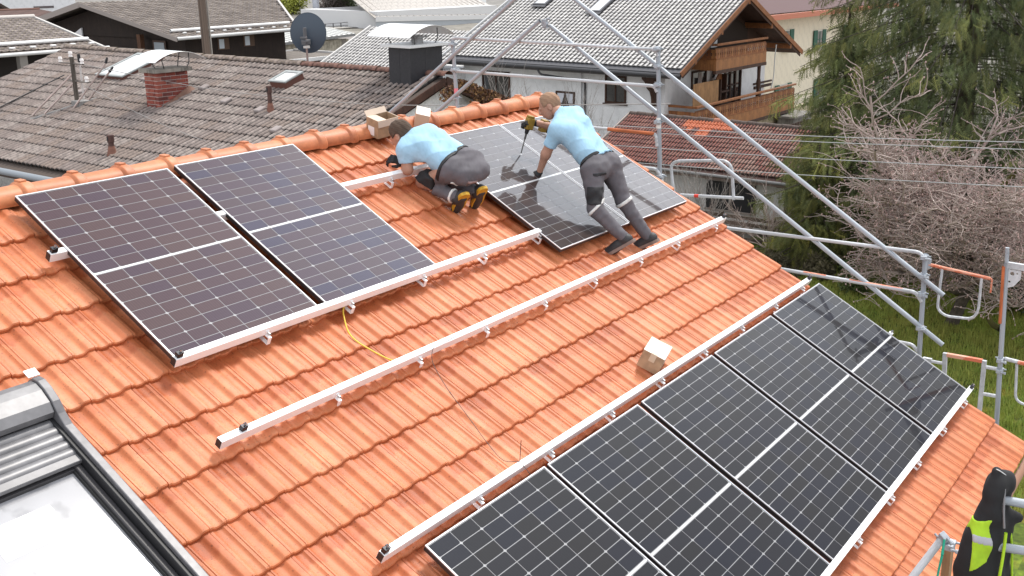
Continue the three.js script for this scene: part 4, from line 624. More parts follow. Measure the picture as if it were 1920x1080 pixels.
  const skyl = (label, xlo, xhi, za, zb, h, m) => { const s = part('roof_window', [bx(za, zb, 0, h, 0, (xhi - xlo) / Math.cos(a))], mat(.14, .06, .045, .7), N, label); s.quaternion.setFromRotationMatrix(RX(0, 0, a)); s.position.set(...onN(xhi, 0, .04)); s.position.z = 14; part('pane', [bx(za + .05, zb - .05, h + .004, h + .010, .06, (xhi - xlo) / Math.cos(a) - .06)], m, s); part('window_frame', [bx(za - .02, za + .05, h, h + .03, -.02, (xhi - xlo) / Math.cos(a) + .02), bx(zb - .05, zb + .02, h, h + .03, -.02, (xhi - xlo) / Math.cos(a) + .02), bx(za + .05, zb - .05, h, h + .03, -.02, .06), bx(za + .05, zb - .05, h, h + .03, (xhi - xlo) / Math.cos(a) - .06, (xhi - xlo) / Math.cos(a) + .02)], mat(.34, .36, .36, .5), s); };
  const domeM = new THREE.MeshPhysicalMaterial({ color: lin(.82, .82, .82), roughness: .25, clearcoat: 1, clearcoatRoughness: .1 });
  skyl('large pale roof window left of the brick chimney', 11.62, 12.82, -17.35, -16.30, .10, domeM); skyl('small pale roof window right of the brick chimney', 11.93, 12.42, -11.45, -10.95, .16, domeM);
  const vent = (x, z, h, r) => { const [X, Y, Z] = onN(x, z, 0), v = part('vent_pipe', [bar([X, Y, Z], [X, Y + h, Z], r, 12, r, true), bar([X, Y + h, Z], [X, Y + h + .14, Z], r * 1.25, 12, r * 1.25, true)], mat(.11, .055, .045, .7, { map: T_mottle }), N); part('collar', bar([X, Y + .02, Z], [X, Y + .22, Z], r * 1.9, 12, r * 1.05), mat(.25, .11, .075, .7, { map: T_mottle }), v); part('slot', [bx(X - r * 1.3, X - r * 1.2, Y + h + .03, Y + h + .11, Z - .02, Z + .02)], M.black, v); };
  vent(8.75, -12.62, .30, .055); vent(11.0, -10.45, .42, .045);
  for (const [x, z] of [[11.15, -12.0], [10.95, -10.7], [10.3, -9.5], [11.75, -15.6], [10.9, -16.9], [11.6, -13.3]]) { const v = part('vent_tile', [bx(-.09, .09, 0, .075, -.11, .11, .03)], mat(.30, .26, .25, .9), N); v.quaternion.setFromRotationMatrix(RX(0, 0, a)); v.position.set(...onN(x, z, .05)); }
  part('lightning_wire', pipe([[-.5, e(11.5) + .10, -4.6], [-2.6, e(9.4) + .10, -4.5], [-4.1, e(7.9) + .1, -4.45]], .014, 6), M.black, N);
  // wall bracket and lamp-like fittings on the gable
  part('wall_vent', off(bx(11.9, 12.0, 7.12, 7.24, z1 - .12, z1 - .04, .02)), mat(.06, .05, .05, .7), N);
}
// dead ivy on the right end of the gable
{
  const I = thing('ivy', 'brown withered climbing plant covering the neighbour gable behind the ridge', 'climbing plant', [13.5, 7.2, -7.3]), r = rng(31), st = [], lf = [];
  for (let i = 0; i < 60; i++) { let p = [-.6 + r() * 2.6, -1.0 + r() * .3, .05 + r() * .06]; const pts = [p]; for (let k = 0; k < 5; k++) { p = [p[0] + (r() - .5) * .3, p[1] + .22, p[2] + (r() - .5) * .06]; if (p[1] > 1.05 - .345 * Math.abs(p[0] + .4)) break; pts.push(p); } if (pts.length > 1) st.push(pipe(pts, .007, 4, 6)); }
  part('stems', st, mat(.14, .09, .06, .9), I);
  const cols = [mat(.16, .075, .035, .9), mat(.10, .05, .03, .9), mat(.22, .12, .045, .85), mat(.07, .035, .02, .9)], L = cols.map(() => []);
  for (let i = 0; i < 4200; i++) { const x = -1.0 + r() * 3.1, top = 1.16 - .345 * Math.abs(x + .4), dens = x > -.35 ? 1 : .30; if (r() > dens) continue; const y = x > .0 ? top - r() * r() * 1.6 : top - r() * .20; const g = new THREE.PlaneGeometry(.025 + r() * .035, .03 + r() * .04); g.rotateX((r() - .5) * 2); g.rotateY((r() - .5) * 2.4); g.rotateZ(r() * 6); g.translate(x, y, .06 + r() * .20); L[Math.floor(r() * 4)].push(g); }
  L.forEach((l, i) => { const p = part('foliage', l, cols[i], I); p.userData.kind = 'stuff'; });
}
// satellite dish
{
  const D = thing('satellite_dish', 'dark grey satellite dish seen from behind on the neighbour ridge', 'satellite dish', [13.36, 8.40, -11.85]), pr = []; for (let i = 0; i <= 12; i++) { const t = i / 12 * .42; pr.push(new THREE.Vector2(t, t * t * .42)); } pr.push(new THREE.Vector2(.432, .078), new THREE.Vector2(.43, .07));
  const g = new THREE.LatheGeometry(pr, 40); g.scale(.97, 1, 1.06); g.rotateX(-Math.PI / 2 - .12); const d = part('dish', g, new THREE.MeshStandardMaterial({ color: lin(.038, .056, .080), roughness: .45, side: THREE.DoubleSide }), D); // bowl opens away from the camera
  d.rotation.y = Math.atan2(-.80, .5) ; d.position.set(.14, .70, -.10);
  part('mast', [bar([0, -.05, 0], [.02, .62, -.02], .024, 10, .024, true)], mat(.30, .22, .2, .5, { metalness: .4 }), D); part('mount', [bx(-.06, .10, .44, .56, -.10, .04, .01), bx(-.10, .02, .50, .54, -.06, .10, .006), bx(-.02, .06, .60, .82, -.07, -.03, .008), bx(-.09, -.03, .58, .62, -.10, .08, .006)], mat(.14, .14, .15, .5, { metalness: .5 }), D); part('clamp', [bx(-.05, .06, .36, .42, -.06, .05, .01)], mat(.55, .52, .5, .5), D);
  part('feed_arm', bar([.1, .45, -.05], [.75, .42, -.50], .012, 8), mat(.2, .2, .2, .5), D);
}
// roof mast with insulators
{
  const x = 10.45, z = -16.35, y = 8.38 - .345 * (13.08 - x), A = thing('service_mast', 'old roof mast with white insulators and struts on the neighbour roof', 'power mast', [x, y, z]), gm = mat(.30, .27, .26, .6, { metalness: .3, map: T_stain }), pk = mat(.66, .54, .52, .6, { map: T_stain });
  part('mast', [bar([-.06, 0, .02], [-.06, 1.10, .02], .05, 10, .05, true)], mat(.13, .115, .10, .8, { map: T_stain }), A); part('conduit', [bar([.03, .15, .16], [.03, 1.05, .16], .022, 8)], mat(.60, .56, .54, .6), A);
  part('strut', [bar([-.05, .75, .02], [-.9, -.18, -.45], .023, 8), bar([-.05, .55, .02], [-.75, -.14, -.2], .021, 8)], pk, A); part('strut', [bar([.05, .05, .2], [.45, .75, .62], .021, 8), bar([-.3, -.02, .25], [.40, .95, .60], .021, 8)], pk, A);
  part('cross_arm', [bar([-.06, .95, -.50], [-.06, .95, .45], .018, 8), bar([-.06, .55, -.42], [-.06, .55, .55], .018, 8)], gm, A); part('base_clamp', [bar([-.95, -.27, -.45], [.30, .16, .35], .035, 8, .03, true), bx(-.2, .1, -.05, .12, .0, .3, .02)], mat(.35, .34, .33, .7, { map: T_mottle }), A);
  for (const [p, q] of [[-.45, .96], [.40, .96], [.5, .56], [-.02, 1.10]]) part('insulator', [bar([-.06, q, p], [-.06, q + .07, p], .045, 10, .03, true), bar([-.06, q + .07, p], [-.06, q + .12, p], .05, 10, .035, true)], mat(.80, .76, .74, .3), A);
  part('cable_boot', [bar([.40, .95, .60], [.43, 1.08, .63], .035, 8, .02, true), bar([.45, .75, .62], [.52, .86, .68], .035, 8, .02, true), bar([.03, .98, .16], [.03, 1.16, .16], .035, 8, .035, true)], M.black, A);
}
single('overhead_wire', pipe([[10.4, 8.42, -16.0], [11.0, 8.05, -12.5], [11.4, 7.95, -9.5], [11.7, 8.0, -7.0], [12.5, 8.3, -2]], .008, 6, 40), mat(.30, .28, .27, .6), 'thin upper service wire crossing the neighbour roof in front of the brick chimney', 'wire');
single('overhead_wire', pipe([[10.4, 7.95, -16.0], [9.8, 7.45, -12.5], [9.6, 7.15, -9.8], [9.6, 7.1, -7.0], [10.0, 7.3, -2]], .008, 6, 40), mat(.30, .28, .27, .6), 'thin lower service wire crossing the neighbour roof right of its short vent pipe', 'wire');
// ================================================================ white house with the carved balconies
const timber = mat(.38, .145, .042, .65, { map: T_wood }), timberDark = mat(.085, .038, .022, .75, { map: T_wood }), timberLight = mat(.48, .21, .068, .6, { map: T_wood }), glassDark = new THREE.MeshPhysicalMaterial({ color: lin(.025, .027, .03), roughness: .08, clearcoat: 1, clearcoatRoughness: .04 });
const T_plaster = tex(256, 256, (u, v) => g3(.93 + .10 * (fbm(u * 4, v * 4, 4, 91, 4) - .5) + .05 * (fbm(u * 40, v * 40, 64, 93, 2) - .5)));
const plaster = mat(.88, .89, .90, .9, { map: T_plaster });
{
  const B = [42, 0, -25], W = thing('white_house', 'white plastered house with pale grey tiled roof and two carved wooden balconies', 'house', B), off = g => g.translate(-42, 0, 25), p = (n, g, m, par = W, l) => part(n, off(Array.isArray(g) ? merge(g) : g), m, par, l);
  const ex = 41.0, ey = 5.62, sl = .45, rx = 48.5, ry = ey + sl * (rx - ex), z1 = -16.9, z0 = -31.6, a = Math.atan(sl);
  p('wall', bx(42.45, 54.5, 0, 6.1, z0 + .6, -18.5), plaster); p('gable_wall', prism([[42.45, 6.1], [54.5, 6.1], [54.5, 6.2], [48.5, 8.85], [42.45, 6.2]], 'z', -18.75, -18.5), timberDark);
  p('recessed_wall', bx(42.30, 42.45, 0, 6.0, -23.35, z0 + .5), plaster);
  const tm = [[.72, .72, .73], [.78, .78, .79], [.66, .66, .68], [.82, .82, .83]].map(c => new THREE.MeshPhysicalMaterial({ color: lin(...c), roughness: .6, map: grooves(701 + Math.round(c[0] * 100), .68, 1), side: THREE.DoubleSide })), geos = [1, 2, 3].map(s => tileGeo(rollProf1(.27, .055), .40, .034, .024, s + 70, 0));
  const rL = Math.hypot(rx - ex, ry - ey);
  const roof = frameRoof('roof', bx(0, z1 - z0, -.10, -.02, 0, rL), mat(.10, .10, .11, .9), W, [rx - 42, ry, z0 + 25], a);
  layTiles(roof, { u0: 0, u1: z1 - z0, v0: .36, v1: rL + .04, w: .27, gauge: .36, geos, mats: tm, seed: 81, jit: 1 });
  { const g = []; for (let v = .40; v < rL; v += .72) for (let u = (Math.round(v / .72) % 2) * .27 + .16; u < z1 - z0; u += .54) g.push(bx(u - .035, u + .035, .02, .075, v - .09, v - .02)); const s = stuffPart('snow_guard', g, mat(.035, .035, .04, .6), roof); }
  p('back_roof', quad([rx, ry - .02, z1], [rx, ry - .02, z0], [56.2, 5.6, z0], [56.2, 5.6, z1]), timberDark); p('back_roof_cover', quad([rx, ry + .06, z1], [rx, ry + .06, z0], [56.2, 5.68, z0], [56.2, 5.68, z1]), tm[0]);
  // lower wing with the same slope
  const w0 = -39.4, wing = frameRoof('wing_roof', bx(0, z0 - w0, -.1, -.02, 0, 4.6), mat(.1, .1, .11, .9), W, [43.75 - 42, 6.86, w0 + 25], a); layTiles(wing, { u0: 0, u1: z0 - w0 + .9, v0: .36, v1: 6.2, w: .27, gauge: .36, geos, mats: tm, seed: 83, max: 60 });
  p('verge_strip', [plank([43.75, 6.92, w0 - .05], [38.4, 4.52, w0 - .05], .12, .16)], mat(.62, .60, .58, .6)); p('wing_wall', bx(40.2, 46, 0, 5.0, w0 + .5, z0 + .6), plaster);
  p('verge_strip', [plank([rx, ry + .05, z0 - .03], [ex, ey + .05, z0 - .03], .10, .18)], mat(.50, .50, .50, .6));
  // rafters, barge boards, purlins
  p('barge_board', [plank([rx, ry - .10, z1 + .02], [ex, ey - .10, z1 + .02], .05, .26), plank([rx, ry - .10, z1 + .02], [56.1, 5.55, z1 + .02], .05, .26)], timber);
  p('barge_board', [plank([rx, ry - .30, z1 - .05], [ex + .3, ey - .22, z1 - .05], .05, .14), plank([rx, ry - .30, z1 - .05], [55.9, 5.4, z1 - .05], .05, .14)], timberDark);
  p('soffit', [quad([rx, ry - .16, z1], [ex, ey - .16, z1], [ex, ey - .16, z0], [rx, ry - .16, z0]), quad([rx, ry - .16, z1], [rx, ry - .16, z0], [56.1, 5.5, z0], [56.1, 5.5, z1])], timberDark);
  for (const x of [42.6, 45.4, rx, 51.6, 54.4]) p('purlin', bx(x - .11, x + .11, ry - sl * Math.abs(x - rx) - .46, ry - sl * Math.abs(x - rx) - .18, -20, z1 - .02, .02), timber);
  p('gutter', bar([40.93, 5.50, z0], [40.93, 5.46, z1 + .05], .085, 12), mat(.05, .05, .055, .5)); p('fascia', bx(41.0, 41.06, 5.30, 5.52, z0, z1), mat(.05, .045, .045, .6));
  p('downpipe', [bentPipe([[41.0, 5.4, -25.2], [41.0, 5.1, -25.0], [42.35, 4.75, -23.2], [42.38, 4.6, -23.15], [42.38, 0, -23.15]], .055, .15, 8)], mat(.035, .035, .04, .5));
  { const s = new THREE.Shape(); [[42.45, 3.75], [42.2, 3.8], [42.15, 4.2], [42.0, 4.5], [41.7, 4.7], [41.5, 5.0], [41.2, 5.2], [41.2, 5.4], [42.45, 5.4], [42.45, 5.0], [42.05, 5.0], [42.3, 4.6]].forEach((q, i) => i ? s.lineTo(...q) : s.moveTo(...q)); const g = new THREE.ExtrudeGeometry(s, { depth: .18, bevelEnabled: true, bevelSize: .02, bevelThickness: .02, bevelSegments: 1 }); g.translate(0, 0, -19.1); p('carved_bracket', muv(g), timberDark); }
  // windows
  const win = (x, z0w, z1w, y0, y1, curtain, nm2 = 'window') => { const w = p(nm2, [bx(x - .05, x + .02, y0, y1, z0w, z0w + .09), bx(x - .05, x + .02, y0, y1, z1w - .09, z1w), bx(x - .05, x + .02, y1 - .09, y1, z0w + .09, z1w - .09), bx(x - .05, x + .02, y0, y0 + .09, z0w + .09, z1w - .09), bx(x - .045, x + .02, y0 + .09, y1 - .09, (z0w + z1w) / 2 - .035, (z0w + z1w) / 2 + .035)], timberDark);
    p('pane', bx(x - .012, x - .004, y0 + .09, y1 - .09, z0w + .09, z1w - .09), glassDark, w); p('sill', bx(x - .14, x + .02, y0 - .06, y0, z0w - .08, z1w + .08), timberDark, w);
    if (curtain) { const zm = (z0w + z1w) / 2; p('curtain', [quad([x - .02, y1 - .1, z0w + .1], [x - .02, y1 - .1, zm - .03], [x - .02, y0 + .45, zm - .28], [x - .02, y0 + .12, z0w + .12]), quad([x - .02, y1 - .1, zm + .03], [x - .02, y1 - .1, z1w - .1], [x - .02, y0 + .12, z1w - .12], [x - .02, y0 + .45, zm + .28])], mat(.62, .64, .70, .9), w); p('glazing_bar', bx(x - .04, x - .02, (y0 + y1) / 2 - .02, (y0 + y1) / 2 + .02, z0w + .09, z1w - .09), timberDark, w); } };
  win(42.43, -21.95, -20.7, 3.72, 5.12, false); win(42.28, -24.9, -23.72, 2.9, 4.15, true); win(42.28, -29.8, -27.9, 3.3, 4.95, false);
  // gable side window, balcony door
  const gw = p('gable_window', [bx(45.2, 45.32, 4.35, 5.25, -18.52, -18.44), bx(46.75, 46.87, 4.35, 5.25, -18.52, -18.44), bx(45.32, 46.75, 5.15, 5.25, -18.52, -18.44), bx(45.32, 46.75, 4.35, 4.45, -18.52, -18.44)], timberDark); p('pane', bx(45.32, 46.75, 4.45, 5.15, -18.50, -18.48), glassDark, gw); p('curtain', quad([45.9, 4.5, -18.47], [46.4, 4.5, -18.47], [46.3, 5.12, -18.47], [45.95, 5.12, -18.47]), mat(.35, .30, .28, .9), gw);
  const dr = p('balcony_door', [49.05, 49.7, 50.35, 51.05].map(x => bx(x, x + .12, 2.85, 5.25, -18.52, -18.42)).concat([bx(49.05, 51.17, 5.25, 5.4, -18.52, -18.42), bx(49.17, 50.35, 4.1, 4.15, -18.5, -18.44), bx(49.17, 50.35, 4.75, 4.8, -18.5, -18.44)]), timberDark); p('pane', bx(49.1, 51.1, 2.85, 5.25, -18.50, -18.49), glassDark, dr);
  // balconies
  const balcony = (x0, x1, zf, zb, yb, yt, label) => { const b = p('balcony', [bx(x0, x1, yb - .16, yb - .02, zb, zf - .05), bx(x0 - .03, x1 + .03, yt - .02, yt + .09, zf - .09, zf + .09, .02), bx(x0 - .09, x0 + .09, yt - .02, yt + .09, zb, zf - .09, .02), bx(x0, x1, yt - .22, yt - .15, zf - .07, zf - .05), bx(x0, x1, yb + .28, yb + .36, zf - .07, zf + .045), bx(x0 - .045, x0 + .07, yb + .28, yb + .36, zb, zf - .07)], timber, W, label);
    p('skirt', [bx(x0, x1, yb - .25, yb + .28, zf - .02, zf + .03, .008), bx(x0 - .03, x0 + .02, yb - .25, yb + .28, zb, zf - .02, .008)], timberLight, b); p('beam', [bx(x0 - .05, x1, yb - .42, yb - .25, zf - .12, zf + .06)], timberDark, b);
    const n = Math.round((x1 - x0) / .26), w = (x1 - x0) / n, board = (() => { const s = new THREE.Shape(), h = yt - .20 - yb - .36, c = .05; const L = [[-w / 2 + .014, 0], [w / 2 - .014, 0], [w / 2 - .014, h * .30], [w / 2 - .014 - c, h * .36], [w / 2 - .02, h * .45], [w / 2 - .008 - c * 1.1, h * .56], [w / 2 - .008, h * .64], [w / 2 - .008, h]]; [...L, ...L.slice(2).reverse().map(q => [-q[0], q[1]])].forEach((q, i) => i ? s.lineTo(...q) : s.moveTo(...q)); return muv(new THREE.ExtrudeGeometry(s, { depth: .028, bevelEnabled: false })); })();
    const ms = [timber, timberLight, mat(.33, .12, .036, .65, { map: T_wood })]; for (let i = 0; i < n; i++) { const m = part('board', board, ms[(i * 7) % 3], b); m.position.set(x0 + (i + .5) * w - 42, yb + .36, zf - .02 + 25); }
    const k = Math.round((zf - zb) / .26); for (let i = 0; i < k; i++) { const m = part('board', board, ms[(i * 5) % 3], b); m.rotation.y = -Math.PI / 2; m.position.set(x0 + .0 - 42, yb + .36, zb + (i + .5) * (zf - zb) / k + 25); }
    return b; };
  balcony(45.0, 51.2, -17.05, -18.5, 5.62, 6.62, 'upper carved balcony under the gable'); const lb = balcony(42.9, 55.5, -17.0, -18.5, 2.62, 3.72, 'lower long carved balcony');
  p('carved_post', [new THREE.LatheGeometry([[.09, 0], [.09, .3], [.13, .4], [.08, .6], [.12, .8], [.13, 1.1], [.08, 1.3], [.12, 1.5], [.13, 1.7], [.09, 1.9], [.11, 2.9]].map(q => new THREE.Vector2(...q)), 10).translate(50.6, 2.62, -17.15)], timberDark);
  p('loggia_shade_sheet', [prism([[45.2, 5.7], [51.8, 5.7], [51.8, 7.1], [48.5, 8.4], [45.2, 7.0]], 'z', -18.48, -18.46)], mat(.03, .018, .012, .9)); p('notice', [bx(46.3, 47.0, 6.4, 7.15, -18.0, -17.97)], mat(.6, .6, .6, .7)); p('balcony_chest', [bx(45.6, 46.2, 6.3, 7.1, -18.3, -18.0)], timberDark); p('railing_back', [bx(53, 55.4, 3.6, 3.75, -18.5, -18.4), bx(52.9, 55.4, 3.85, 3.95, -18.5, -18.4)], timberDark);  // first part: near-black sheet added as the shadow behind the upper balcony
}
function T_weatherLight() { return T_weatherLight.t ??= tex(256, 256, (u, v) => { const a = fbm(u * 5, v * 5, 8, 301, 5), b = fbm(u * 20, v * 20, 32, 307, 3); return g3(.78 + .28 * (a - .5) + .22 * (b - .5) + .1); }); }
single('plywood_board', bx(43.2, 46.0, 3.65, 4.85, -17.35, -17.31, .01), mat(.52, .30, .14, .8, { map: T_wood }), 'light plywood board standing on the left of the lower carved balcony', 'board');
{ const s = thing('carved_stand', 'dark carved wooden stand with shelves on the lower balcony left of the glass door', 'stand', [47.4, 2.62, -17.9]); part('post', [bx(-.35, -.25, 0, 2.1, -.2, .2), bx(.5, .62, 0, 2.3, -.2, .1)], timberDark, s); part('shelf', [bx(-.5, .9, .7, .8, -.3, .3), bx(-.3, .7, 1.4, 1.48, -.3, .2), bx(-.2, 1.3, .35, .43, -.3, .3)], timberDark, s); part('back_panel', [prism([[-.3, 1.45], [.6, 1.45], [.7, 2.1], [.3, 2.45], [-.1, 2.15]], 'z', -.22, -.16)], timber, s); part('cushion', bx(.5, 1.2, .45, .62, -.25, .25, .06), mat(.5, .5, .52, .9), s); }
{ const s = thing('wall_lamp', 'black lantern lamp on the white gable wall between the two balconies', 'lamp', [47.6, 4.95, -18.4]); part('lantern', [new THREE.CylinderGeometry(.10, .07, .3, 6), new THREE.CylinderGeometry(.02, .13, .12, 6).translate(0, .2, 0), bx(-.02, .02, -.22, -.15, -.1, .02)], M.black, s); }
{ const s = thing('step_ladder', 'small dark step ladder on the lower balcony right of the glass door', 'ladder', [52.0, 2.7, -17.7]); part('rail', [plank([-.2, 0, 0], [-.35, 1.3, 0], .05, .05), plank([.35, 0, 0], [.1, 1.35, 0], .05, .05)], mat(.1, .1, .11, .5), s); part('rung', [.3, .6, .9].map(y => bx(-.25, .2, y, y + .04, -.03, .03)), mat(.2, .2, .2, .5), s); }
for (const [i, [za, zb, xlo, xhi, l]] of [[-29.4, -28.55, 46.55, 47.9, 'left one of the two roof windows on the pale grey tiled roof'], [-25.35, -24.5, 45.95, 47.8, 'right one of the two roof windows on the pale grey tiled roof']].entries()) {
  const a = Math.atan(.45), L = (xhi - xlo) / Math.cos(a), s = thing('roof_window', l, 'roof window', [xhi, 5.62 + .45 * (xhi - 41) + .15, (za + zb) / 2]), h = (zb - za) / 2; s.quaternion.setFromRotationMatrix(RX(0, 0, a)); // child frame: x along the eave, z down the slope
  part('frame', [bx(-h, h, 0, .10, 0, L)], mat(.10, .10, .11, .5), s); part('pane', [bx(-h + .1, h - .1, .102, .112, .1, L - .1)], new THREE.MeshPhysicalMaterial({ color: lin(.55, .57, .60), roughness: .1, clearcoat: 1, clearcoatRoughness: .04 }), s); part('flashing', [bx(-h - .05, h + .05, .02, .05, L, L + .18)], mat(.12, .12, .13, .5), s);
}
// ---------------------------------------------------------------- yellow house beyond
{
  const B = [72, 0, -26], Yh = thing('yellow_house', 'pale yellow house with red tiled roof and green shutters behind the balconies', 'house', B), off = g => g.translate(-72, 0, 26), p = (n, g, m, par = Yh) => part(n, off(Array.isArray(g) ? merge(g) : g), m, par);
  const cream = mat(.86, .77, .60, .9, { map: T_plaster });
  p('wall', bx(60.5, 92, -1, 7.1, -34, -24.2), cream);
  const redM = mat(.34, .10, .06, .8, { map: T_weather }), rf = p('roof', quad([62.5, 7.2, -23.2], [94, 7.2, -23.2], [94, 11.2, -29.5], [62.5, 11.2, -29.5]), mat(.1, .05, .05, .8));
  for (let j = 0; j < 14; j++) { const g = []; for (let i = 0; i < 88; i++) { const t = j / 14; g.push(bar([62.6 + i * .36, 7.28 + 4 * t, -23.2 - 6.3 * t], [62.6 + i * .36, 7.24 + 4 * (t + .078), -23.2 - 6.3 * (t + .078)], .14, 5)); } stuffPart('roof_tile', g, j < 4 ? mat(.075, .05, .055, .7) : redM, rf); }
  p('fascia', [bx(62.3, 94, 6.75, 7.12, -23.25, -23.0)], mat(.50, .17, .10, .6)); p('soffit', quad([62.3, 6.85, -23.2], [94, 6.85, -23.2], [94, 6.85, -24.2], [62.3, 6.85, -24.2]), mat(.55, .40, .28, .9)); p('verge', plank([62.4, 7.2, -23.1], [62.4, 11.2, -29.4], .2, .3), mat(.30, .09, .055, .7));
  const sh = mat(.015, .09, .055, .6), wn = (x, y, w = 1.1, h = 1.5) => { const q = p('window', [bx(x, x + w, y, y + h, -24.2, -24.12)], mat(.6, .58, .5, .7)); p('pane', [bx(x + .1, x + w - .1, y + .1, y + h - .1, -24.12, -24.10)], glassDark, q); p('glazing_bar', [bx(x + w / 2 - .03, x + w / 2 + .03, y + .1, y + h - .1, -24.1, -24.08), bx(x + .1, x + w - .1, y + h * .5, y + h * .5 + .05, -24.1, -24.08)], sh, q); p('shutter', bx(x - .75, x - .02, y, y + h, -24.12, -24.05, .02), sh, q); p('shutter', bx(x + w + .02, x + w + .75, y, y + h, -24.12, -24.05, .02), sh, q); p('sill', bx(x - .1, x + w + .1, y - .1, y, -24.15, -23.95), mat(.6, .58, .54, .8), q); };
  wn(70.6, 4.35); wn(77.3, 4.0); wn(84, 4.1); wn(70.2, .3, 1.6, 1.6); wn(78, .2); wn(85, .2);
}
{ const s = thing('service_drop', 'white overhead cable loop hanging from the gable roof tip down the yellow wall', 'cable', [55.6, 3, -17.2]); part('cable', pipe([[-2.9, 3.2, .1], [-2.8, 2.4, 0], [-2.6, 1.4, -.1], [-2.7, .6, -.2]], .03, 6, 20), mat(.6, .6, .58, .6), s); }
// ---------------------------------------------------------------- concrete tub and small spiked fence behind the shed
single('concrete_tub', merge([bx(53.6, 56.4, 0, 2.0, -17.2, -16.2, .06), bx(53.5, 56.5, 1.96, 2.12, -17.3, -16.1, .04)]), mat(.26, .25, .235, .9, { map: T_stain }), 'grey concrete block planter behind the right end of the shed ridge', 'planter');
{ const f = thing('low_fence', 'row of small dark fence spikes behind the shed ridge under the long balcony', 'fence', [54.4, .85, -15.6]); part('rail', bx(-6, 0, .75, .85, -.03, .03), timberDark, f); for (let i = 0; i < 26; i++) part('picket', bx(-5.9 + i * .23, -5.8 + i * .23, 0, 1.12, -.02, .02), timberDark, f); }
single('garden_wall', bx(43, 61, 0, 2.25, -17.7, -17.45), mat(.66, .58, .42, .9, { map: T_stain }), 'cream wall under the long balcony behind the shed', 'wall');
// ---------------------------------------------------------------- shed with red tiled roof
{
  const B = [36, 0, -12], S = thing('tiled_shed', 'low white shed with weathered red tiled roof in front of the white house', 'shed', B), off = g => g.translate(-36, 0, 12), p = (n, g, m, par = S) => part(n, off(Array.isArray(g) ? merge(g) : g), m, par);
  const a = Math.atan(.385), rx = 38.2, ry = 3.92, za = -17.95, zb = -7.4, L = 4.15, wm = mat(.74, .73, .71, .9, { map: T_plaster });
  p('wall', [bx(35.4, 40.8, 0, 2.55, za + .3, zb)], wm); p('gable_end', prism([[35.4, 2.5], [40.8, 2.5], [38.2, 3.85]], 'z', za + .3, za + .45), wm);
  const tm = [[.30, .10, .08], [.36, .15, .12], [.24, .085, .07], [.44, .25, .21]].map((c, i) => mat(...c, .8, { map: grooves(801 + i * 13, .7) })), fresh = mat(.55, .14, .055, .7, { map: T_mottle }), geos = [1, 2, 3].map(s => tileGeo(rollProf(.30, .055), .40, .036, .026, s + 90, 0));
  const roof = frameRoof('roof', bx(0, zb - za, -.1, -.02, 0, L), mat(.06, .03, .025, .9), S, [rx - 36, ry, za + 12], a);
  layTiles(roof, { u0: 0, u1: zb - za, v0: .36, v1: L, w: .30, gauge: .355, geos, mats: [...tm, fresh], seed: 95, jit: 3, pick: (u, v, r) => (u > 2.9 && u < 5.3 && v < .75 && r < .9) || (u > 3.2 && u < 5.0 && v < 1.2 && r < .5) || (u > 3.8 && u < 4.2 && v < 1.5) ? 4 : (u > 5.5 ? (r < .5 ? 3 : r < .8 ? 1 : 0) : (r < .35 ? 0 : r < .7 ? 2 : 1)) });
  p('back_roof', quad([rx, ry, zb], [rx, ry, za], [41.5, 2.65, za], [41.5, 2.65, zb]), tm[0]);
  for (let i = 0; i < 27; i++) { const g = new THREE.CylinderGeometry(.12, .13, .42, 10, 1, true); g.rotateX(Math.PI / 2); const t = part('ridge_tile', g, i > 10 && i < 13 ? mat(.36, .15, .1, .8) : mat(.13, .10, .095, .8, { map: T_weather }), S); t.position.set(rx - 36, ry + .02 + (i % 2) * .015, za + .2 + i * .39 + 12); }
  p('verge_board', plank([rx, ry, za - .03], [34.4, 2.48, za - .03], .06, .2), mat(.34, .28, .25, .8)); p('gutter', bar([34.32, 2.40, za], [34.32, 2.36, zb], .06, 8), mat(.2, .2, .2, .5)); p('fascia', bx(34.4, 34.46, 2.2, 2.42, za, zb), mat(.16, .12, .10, .8));
  const op = p('opening', [bx(35.34, 35.40, .75, 1.98, -12.55, -10.35)], mat(.015, .015, .017, .6)); p('frame', [bx(35.30, 35.40, .7, .78, -12.6, -10.3), bx(35.3, 35.4, 1.96, 2.05, -12.6, -10.3), bx(35.3, 35.4, .78, 1.96, -11.5, -11.42)], mat(.30, .26, .23, .8), op);
  p('opening', [bx(35.34, 35.40, .3, 1.98, -9.1, -7.5)], mat(.02, .018, .016, .8)); p('lintel_beam', [bx(35.2, 35.42, 2.0, 2.22, -9.4, zb)], mat(.22, .17, .13, .9, { map: T_wood }));
}
// wooden fence with brushwood in front of the shed
{ const f = thing('board_fence', 'old grey board fence with rails in front of the shed wall', 'fence', [33.2, 0, -11]), wd = mat(.16, .13, .11, .9, { map: T_wood }); for (const z of [-4.2, -2, .2, 2.4, 4.2]) part('post', bx(-.07, .07, 0, 1.25, z - .07, z + .07), wd, f); for (const y of [.25, .55, .85, 1.1]) part('rail', bx(-.03, .03, y - .07, y + .07, -4.4, 4.4), wd, f); }
